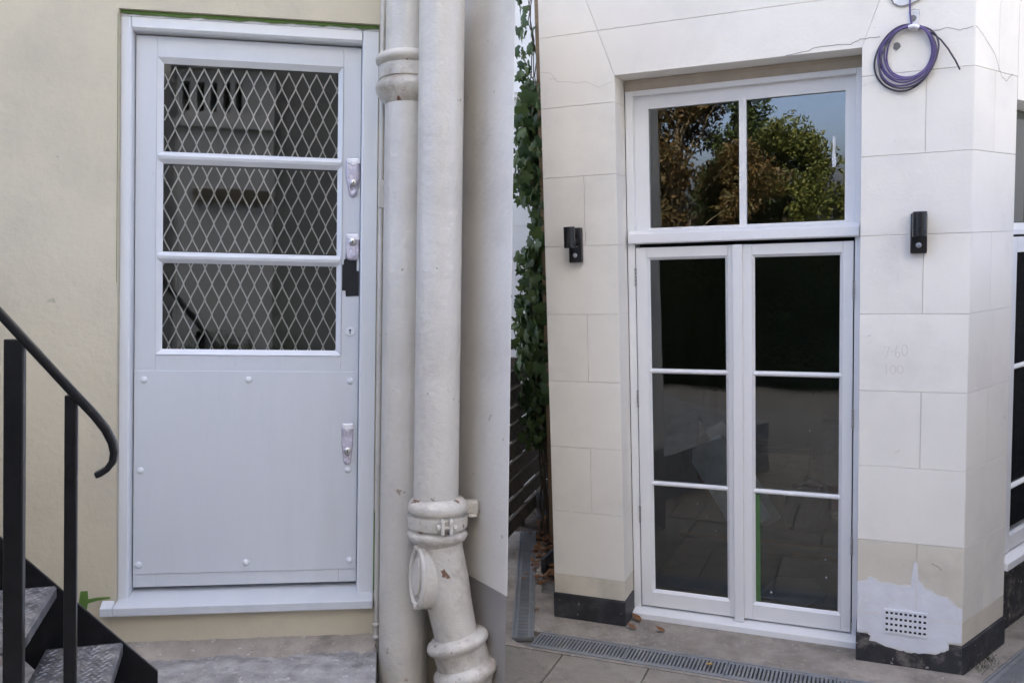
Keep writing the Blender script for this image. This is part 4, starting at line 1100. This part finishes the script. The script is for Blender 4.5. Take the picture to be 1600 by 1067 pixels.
MB().lathe([(QR, 0), (QR, 2.6)], (QX, QY, -0.58), n=48).obj('pipe', 'pipe_paint', parent=bp2, smooth=30)
zc = -0.655
MB().lathe([(QR - 0.004, -0.03), (QR + 0.006, -0.012), (QR + 0.020, 0.0), (QR + 0.026, 0.014), (QR + 0.022, 0.026), (QR + 0.012, 0.032), (QR + 0.012, 0.040), (QR + 0.024, 0.041), (QR + 0.026, 0.078), (QR + 0.014, 0.079), (QR + 0.014, 0.086),
            (QR + 0.022, 0.090), (QR + 0.027, 0.104), (QR + 0.023, 0.122), (QR + 0.010, 0.136), (QR + 0.001, 0.140)], (QX + 0.006, QY, zc), n=48).obj('clamp_collar', 'pipe_dirty', parent=bp2, smooth=45)
for sgn in (-1, 1):
    MB().box(QX + 0.030 + sgn * 0.014 - 0.006, QX + 0.030 + sgn * 0.014 + 0.006, QY - 0.128, QY - 0.090, zc + 0.036, zc + 0.086).obj('clamp_ear', 'pipe_dirty', parent=bp2, bevel=0.004)
MB().lathe([(0.011, -0.032), (0.011, -0.022), (0.006, -0.020), (0.006, 0.020), (0.011, 0.022), (0.011, 0.032)], (QX + 0.030, QY - 0.115, zc + 0.060), axis=(1, 0, 0), n=8).obj('bolt', 'pipe_dirty', parent=bp2)
MB().box(QX + 0.095, 0.790, QY + 0.020, QY + 0.060, zc + 0.075, zc + 0.120).box(QX + 0.110, 0.785, QY + 0.01, QY + 0.07, zc + 0.065, zc + 0.076).obj('wall_lug', 'pipe_dirty', parent=bp2, bevel=0.008)
a0, a1, a2 = Vector((0.652, QY, -0.64)), Vector((0.676, QY - 0.005, -0.80)), Vector((0.716, QY - 0.012, -0.99))
ax = (Vector((0.800, QY - 0.03, -1.28)) - a2).normalized()
pts = [(0.645, QY, -0.60), a0, (0.656, QY, -0.70), a1, (0.694, QY - 0.008, -0.89), a2, a2 + ax * 0.06]
MB().tube(pts, 0.07, 40, rs=[0.078, 0.079, 0.080, 0.081, 0.076, 0.073, 0.073]).obj('branch_body', 'pipe_dirty', parent=bp2, smooth=60)
b0 = a2 - ax * 0.01
MB().lathe([(0.074, 0), (0.088, 0.004), (0.104, 0.014), (0.109, 0.026), (0.105, 0.038), (0.094, 0.046), (0.091, 0.054), (0.091, 0.100), (0.098, 0.106), (0.110, 0.116), (0.114, 0.130), (0.108, 0.145), (0.094, 0.155), (0.086, 0.17), (0.076, 0.185), (0.075, 0.45)], b0, axis=ax, n=48).obj('socket', 'pipe_dirty', parent=bp2, smooth=45)
# oval rodding-eye cover on the left of the branch
u = Vector((-0.88, -0.46, 0.06)).normalized()
cv = Vector((0.592, QY - 0.046, -0.772))
def oval_plate(c, axis, ru, rv, t0, t1, tilt, n=36, ch=0.004):
    ax_ = Vector(axis).normalized()
    vv = Vector((math.sin(tilt), 0, math.cos(tilt)))
    vv = (vv - ax_ * vv.dot(ax_)).normalized()
    uu = ax_.cross(vv)
    vs_ = []
    for s, t in ((1, t0), (1, t1 - ch), (0.93, t1)):
        vs_ += [c + ax_ * t + (uu * math.cos(2 * math.pi * k / n) * ru + vv * math.sin(2 * math.pi * k / n) * rv) * s for k in range(n)]
    fs_ = [tuple(range(n))[::-1], tuple(range(2 * n, 3 * n))]
    for q_ in (0, n):
        fs_ += [(q_ + k, q_ + (k + 1) % n, q_ + n + (k + 1) % n, q_ + n + k) for k in range(n)]
    return MB().add(vs_, fs_), uu, vv
pl, uu, vv = oval_plate(cv, u, 0.056, 0.108, -0.06, 0.012, -0.16)
cover = pl.obj('access_cover', 'pipe_dirty', parent=bp2, smooth=40)
pl, _, _ = oval_plate(cv, u, 0.026, 0.062, 0.0122, 0.020, -0.16)
pl.obj('cover_boss', 'pipe_dirty', parent=cover, smooth=40)
MB().tube([cv + u * 0.013 + uu * 0.042 * math.cos(2 * math.pi * k / 40) + vv * 0.092 * math.sin(2 * math.pi * k / 40) for k in range(40)], 0.0085, 10, closed=True).obj('cover_rim', 'pipe_paint', parent=cover, smooth=60)
for s in (-1, 1):
    c_ = cv + vv * (0.098 * s) + u * 0.014
    MB().lathe([(0.011, 0), (0.011, 0.008), (0.006, 0.014)], c_, axis=u, n=10).obj('bolt', 'pipe_dirty', parent=cover)
# conduit tight to the frame
cd = thing('conduit', 'thin cream conduit clipped up the wall beside the door frame', 'conduit', FL, (0.449, -0.06, LZ))
MB().tube([(0.4445, WF - 0.012, LZ - 0.02), (0.4445, WF - 0.012, 0.0), (0.4445, WF - 0.012, 1.49)], 0.0095, 12).obj('conduit_tube', 'pipe_paint', parent=cd, smooth=50)
MB().box(0.4335, 0.4555, WF - 0.027, WF - 0.0005, 0.485, 0.585).obj('clip', 'pipe_paint', parent=cd, bevel=0.003)
MB().lathe([(0.0125, 0), (0.016, 0.004), (0.016, 0.012), (0.0125, 0.016)], (0.4445, WF - 0.014, -1.03), n=14).lathe([(0.0125, 0), (0.016, 0.004), (0.016, 0.012), (0.0125, 0.016)], (0.4445, WF - 0.014, -1.075), n=14).obj('coupling', 'pipe_dirty', parent=cd, smooth=50)

# ------------------------------------------------------------------ black iron stair
ST = FL @ T((-0.324, -0.45, LZ)) @ Matrix.Rotation(math.atan2(0.176, 0.984), 4, 'Z')
st = thing('iron_stair', 'black iron stair with chequer plate treads and curled handrail', 'stairs', ST, (0, 0, 0))
RUN, RISE = 0.184, 0.190
def tread(k):
    x1 = -RUN * k
    z = 0.177 + RISE * k
    x0 = x1 - 0.212
    t = MB().prism_y([(x0, z), (x1 - 0.006, z), (x1, z - 0.006), (x1, z - 0.034), (x1 - 0.006, z - 0.034), (x1 - 0.006, z - 0.008), (x0, z - 0.008)], -0.545, 0.0).obj('tread', 'tread', parent=st)
    loz = MB()
    row = 0
    yy = -0.535
    while yy < -0.012:
        xx = x0 + 0.012 + (0.010 if row % 2 else 0)
        col = 0
        while xx < x1 - 0.014:
            a = R_(38 if (row + col) % 2 else -38) + random.uniform(-0.08, 0.08)
            c, s = math.cos(a), math.sin(a)
            l, w_ = 0.0105, 0.0036
            if random.random() > 0.06:
                q_ = [(l, 0), (0, w_), (-l, 0), (0, -w_)]
                loz.add([(xx + px * c - py * s, yy + px * s + py * c, z + 0.0002) for px, py in q_] + [(xx + 0.55 * (px * c - py * s), yy + 0.55 * (px * s + py * c), z + 0.0024) for px, py in q_],
                        [(0, 1, 5, 4), (1, 2, 6, 5), (2, 3, 7, 6), (3, 0, 4, 7), (4, 5, 6, 7)])
            xx += 0.0195
            col += 1
        yy += 0.0185
        row += 1
    loz.obj('chequer_pattern', 'tread_raised', parent=t, kind='stuff')
for k in range(0, 4):
    tread(k)
def stringer(y0, y1, dz):
    a = []
    xb = 0.10
    top_ = lambda x: 0.177 - x * (RISE / RUN) - 0.0 + dz
    MB().prism_y([(xb, -0.0), (xb, top_(xb) + 0.03), (-0.95, top_(-0.95) + 0.03), (-0.95, top_(-0.95) - 0.20), (-0.14, 0.0)], y0, y1).obj('stringer', 'black_iron', parent=st, bevel=0.002)
stringer(0.002, 0.014, -0.03)
stringer(-0.560, -0.548, -0.16)
NY = -0.556
def post(x, w_, ztop, zbot):
    MB().box(x - w_ / 2, x + w_ / 2, NY - w_ * 0.42, NY + w_ * 0.42, zbot, ztop).obj('baluster', 'black_iron', parent=st, bevel=0.003)
rail = [(-0.70, 1.74), (-0.224, 1.190), (-0.167, 1.121), (-0.058, 0.990), (-0.012, 0.936), (0.014, 0.900), (0.029, 0.868), (0.034, 0.843), (0.031, 0.820), (0.019, 0.803), (0.003, 0.792), (-0.008, 0.788)]
post(-0.184, 0.042, 1.120, 0.02)
post(-0.062, 0.028, 0.985, 0.02)
post(-0.40, 0.036, 1.38, 0.30)
rl = MB()
pr = []
P2 = [Vector(p) for p in rail]
for i in range(len(P2)):
    t_ = (P2[min(i + 1, len(P2) - 1)] - P2[max(i - 1, 0)]).normalized()
    nn = Vector((-t_.y, t_.x)) * (0.009 if i < 9 else 0.008)
    hw = 0.020
    pr.append([(P2[i].x + nn.x, NY - hw, P2[i].y + nn.y), (P2[i].x + nn.x, NY + hw, P2[i].y + nn.y), (P2[i].x - nn.x, NY + hw, P2[i].y - nn.y), (P2[i].x - nn.x, NY - hw, P2[i].y - nn.y)])
vs_ = [p for r in pr for p in r]
fs_ = [(0, 1, 2, 3), tuple(range(len(vs_) - 4, len(vs_)))[::-1]]
for i in range(len(pr) - 1):
    for k in range(4):
        fs_.append((4 * i + k, 4 * i + (k + 1) % 4, 4 * i + 4 + (k + 1) % 4, 4 * i + 4 + k))
rl.add(vs_, fs_).obj('handrail', 'black_iron', parent=st, bevel=0.004, smooth=40)

# ------------------------------------------------------------------ balustraded wall across the area, seen in the door glass
ow = thing('balustrade_wall', 'pale balustraded wall mirrored in the glass of the clad door', 'wall', FL, (-1.3, -7.0, LZ))
xs, zs = [-1.935], [LZ - 1.2, 2.47, 2.81, 3.05]
for c in (-1.823, -1.668, -1.519, -1.376, -1.233):
    xs += [c - 0.04, c + 0.04]
xs.append(-0.85)
MB().holed(xs, zs, lambda i, j: j == 1 and i % 2 == 1, -7.25, -7.0).obj('wall', 'old_render', parent=ow)
MB().box(-1.935, -0.85, -7.40, -7.30, 2.2, 3.1).obj('backing', 'wood_grey', parent=ow)
MB().box(-1.96, -0.83, -6.999, -6.94, 2.27, 2.35).box(-1.96, -0.83, -6.999, -6.92, 2.94, 3.05).obj('moulding', 'old_render', parent=ow, bevel=0.006)
MB().box(-1.72, -0.88, -6.999, -6.93, 1.43, 1.57).obj('ledge', 'wood_grey', parent=ow)
MB().box(-2.35, -1.936, -7.30, -6.98, LZ - 1.2, 3.05).box(-0.849, 2.6, -7.45, -7.10, LZ - 1.2, 3.05).obj('side_wall', 'stone_grey', parent=ow)
oh = thing('bounce_front', 'pale house front added out of view to bounce sunlight into the yard', 'building', FL, (1.8, -7.6, LZ))  # unseen sunlit front added as warm fill for both facades
MB().box(-2.30, 6.2, -8.2, -7.55, LZ - 1.2, 7.6).obj('wall', 'house_wall', parent=oh)
for wx in (-1.2, 0.6, 2.4, 4.2):
    for wz in (3.4, 5.6):
        wd = MB().holed([wx - 0.06, wx, wx + 0.36, wx + 0.40, wx + 0.76, wx + 0.82], [wz - 0.08, wz, wz + 0.6, wz + 0.64, wz + 1.2, wz + 1.26], lambda i, j: i in (1, 3) and j in (1, 3), -7.549, -7.50).obj('window', 'white_gloss', parent=oh)
        MB().box(wx, wx + 0.76, -7.548, -7.54, wz, wz + 1.2).obj('pane', 'void', parent=wd)

# ------------------------------------------------------------------ garden trees, mirrored in the bay's glass
def tree(label, x, y, h, blobs, leaf_m, n, size, trunk_r=0.14, seed=1):
    rg = np.random.default_rng(seed)
    t = thing('garden_tree', label, 'tree', FR, (x, y, GZ), 'garden trees mirrored in the glass')
    tr = MB()
    tr.tube([(x, y, GZ), (x + 0.05, y, GZ + h * 0.25), (x - 0.06, y + 0.05, GZ + h * 0.5), (x, y, GZ + h * 0.8)], trunk_r, 10, rs=[trunk_r, trunk_r * 0.8, trunk_r * 0.55, trunk_r * 0.2])
    for b in blobs:
        c = Vector((x + b[0], y + b[1], GZ + b[2]))
        s = Vector((x, y, GZ + max(0.3, b[2] - b[3] * 1.0) * 0.75))
        m_ = (s + c) * 0.5 + Vector((0, 0, -0.15))
        tr.tube([s, m_, c], 0.05, 6, rs=[0.03, 0.018, 0.006])
    tr.obj('trunk', 'bark', parent=t, smooth=60)
    vol = np.array([b[3] ** 2 for b in blobs])
    cnt = rg.multinomial(n, vol / vol.sum())
    V, F = [], []
    for b, k in zip(blobs, cnt):
        d = rg.normal(size=(k, 3))
        d /= np.linalg.norm(d, axis=1)[:, None]
        rad = b[3] * (rg.random(k) ** 0.45)[:, None] * (0.85 + 0.3 * np.sin(d[:, :1] * 7 + b[0]) * np.cos(d[:, 2:] * 6))
        c = np.array([x + b[0], y + b[1], GZ + b[2]]) + d * rad * np.array([1, 1, 0.85])
        n1 = rg.normal(size=(k, 3)) + d * 0.6
        n1 /= np.linalg.norm(n1, axis=1)[:, None]
        a = np.cross(n1, rg.normal(size=(k, 3)))
        a /= np.linalg.norm(a, axis=1)[:, None]
        bb = np.cross(n1, a)
        s = (size * (0.6 + 0.8 * rg.random(k)))[:, None]
        quad_ = np.stack([c - a * s, c + bb * s * 0.5, c + a * s, c - bb * s * 0.5], 1)
        V.append(quad_.reshape(-1, 3))
    V = np.concatenate(V) - np.array(ORG[t.name])
    nq = len(V) // 4
    me = bpy.data.meshes.new('crown')
    me.vertices.add(len(V))
    me.vertices.foreach_set('co', V.ravel().astype(np.float32))
    me.loops.add(4 * nq)
    me.loops.foreach_set('vertex_index', np.arange(4 * nq, dtype=np.int32))
    me.polygons.add(nq)
    me.polygons.foreach_set('loop_start', np.arange(0, 4 * nq, 4, dtype=np.int32))
    me.update(calc_edges=True)
    me.materials.append(M[leaf_m])
    o = bpy.data.objects.new('crown', me)
    COL.objects.link(o)
    o.parent = t
    return t
def blobs(rx, ry, z0, z1, n, r0, r1, seed):
    rg = random.Random(seed)
    out = []
    for i in range(n):
        f = (i + 0.5) / n
        zz_ = z0 + (z1 - z0) * f
        k = math.sin(math.pi * min(1, 0.18 + 0.80 * f)) ** 0.7
        a = rg.uniform(0, 6.28)
        out.append((rx * k * math.cos(a) * rg.uniform(0.3, 1), ry * k * math.sin(a) * rg.uniform(0.3, 1), zz_, rg.uniform(r0, r1)))
    return out
tree('tall brown autumn tree mirrored in the transom nearest the ivy', -4.3, -17.5, 7.6, blobs(2.3, 1.8, 1.0, 8.0, 60, 0.55, 0.95, 3), 'autumn', 52000, 0.056, 0.12, 11)
tree('bushy green tree mirrored below the patch of blue sky', -1.75, -19.5, 5.4, blobs(1.5, 1.3, 0.8, 5.0, 34, 0.5, 0.8, 5), 'green_leaf', 34000, 0.05, 0.14, 12)
tree('lower green tree mirrored at the edge of the transom by the lamp', 0.5, -21.0, 5.0, blobs(1.5, 1.4, 0.8, 4.3, 24, 0.5, 0.85, 6), 'green_leaf', 26000, 0.055, 0.14, 13)
tree('dark evergreen tree mirrored between the brown and green trees', -3.4, -22.0, 6.6, blobs(1.3, 1.3, 0.8, 6.3, 30, 0.5, 0.9, 8), 'dark_leaf', 24000, 0.065, 0.16, 14)
tree('far dark evergreen mirrored behind the brown autumn tree', -7.5, -23.0, 7.5, blobs(1.9, 1.6, 0.8, 7.0, 30, 0.6, 1.0, 9), 'dark_leaf', 12000, 0.10, 0.18, 15)
hedge = MB()
hv = []
for k in range(42000):
    x = -6.5 + 8.0 * random.random()
    z = GZ + 2.25 * random.random()
    y = -8.2 + 0.15 * math.sin(x * 2.3) + random.gauss(0, 0.20)
    s = random.uniform(0.016, 0.035)
    a, b = Vector((random.gauss(0, 1), random.gauss(0, 1), random.gauss(0, 1))).normalized(), Vector((random.gauss(0, 1), random.gauss(0, 1), random.gauss(0, 1)))
    b = (b - a * a.dot(b)).normalized()
    c = Vector((x, y, z + 0.12 * math.sin(x * 5)))
    n = len(hedge.v)
    hedge.v += [tuple(c - a * s), tuple(c + b * s * 0.5), tuple(c + a * s), tuple(c - b * s * 0.5)]
    hedge.f.append((n, n + 1, n + 2, n + 3))
hd = thing('garden_hedge', 'dark clipped hedge mirrored in the french door panes', 'hedge', FR, (-3, -8.2, GZ))
hedge.obj('foliage', 'dark_leaf', parent=hd, kind='stuff')
hc = MB()
for i in range(32):
    x0 = -6.6 + 0.25 * i
    hc.box(x0, x0 + 0.25, -8.5 + 0.15 * math.sin((x0 + 0.12) * 2.3), -8.32 + 0.15 * math.sin((x0 + 0.12) * 2.3), GZ - 0.02, GZ + 2.10 + 0.12 * math.sin(x0 * 5))
hc.obj('light_stop_core', 'hedge_core', parent=hd)  # solid dark boxes added so no sunlit garden shows through the leaves

# ------------------------------------------------------------------ grit and crumbs of plaster on the ground
grit = MB()
def crumb(x, y, z, r):
    v_ = [(x + r * random.uniform(0.5, 1) * a, y + r * random.uniform(0.5, 1) * b, z + r * random.uniform(0.3, 0.8) * c) for a, b, c in ((1, 0, 0), (-1, 0, 0), (0, 1, 0), (0, -1, 0), (0, 0, 1))]
    grit.add(v_, [(0, 2, 4), (2, 1, 4), (1, 3, 4), (3, 0, 4)])
for k in range(700):
    x = random.uniform(-1.12, 1.0)
    y = random.choice((random.uniform(-0.2, 0.12), -0.02 - abs(random.gauss(0, 0.05)), -0.20 + random.gauss(0, 0.02), random.uniform(-1.2, -0.42)))
    if y > -0.01 and (x < XB or x > XC):
        y = -0.015 - abs(random.gauss(0, 0.03))
    crumb(x, y, GZ + 0.001, random.uniform(0.0012, 0.0042))
grit.obj('grit', 'concrete', frame=FR, kind='stuff', label='grit and crumbs strewn on the paving below the doors')
tuft = MB()
for k in range(160):
    cx_, cy_ = (1.155, 0.235) if k < 110 else (1.12, 0.12)
    x, y = cx_ + random.gauss(0, 0.022), cy_ + random.gauss(0, 0.035)
    h_ = random.uniform(0.006, 0.024)
    dx, dy = random.uniform(-0.012, 0.012), random.uniform(-0.012, 0.012)
    tuft.add([(x - 0.0015, y, GZ), (x + 0.0015, y, GZ), (x + dx, y + dy, GZ + h_)], [(0, 1, 2)])
tuft.obj('moss_tuft', 'moss', frame=FR, base=(1.15, 0.2, GZ), label='small tuft of weeds at the foot of the canted side', kind='stuff')
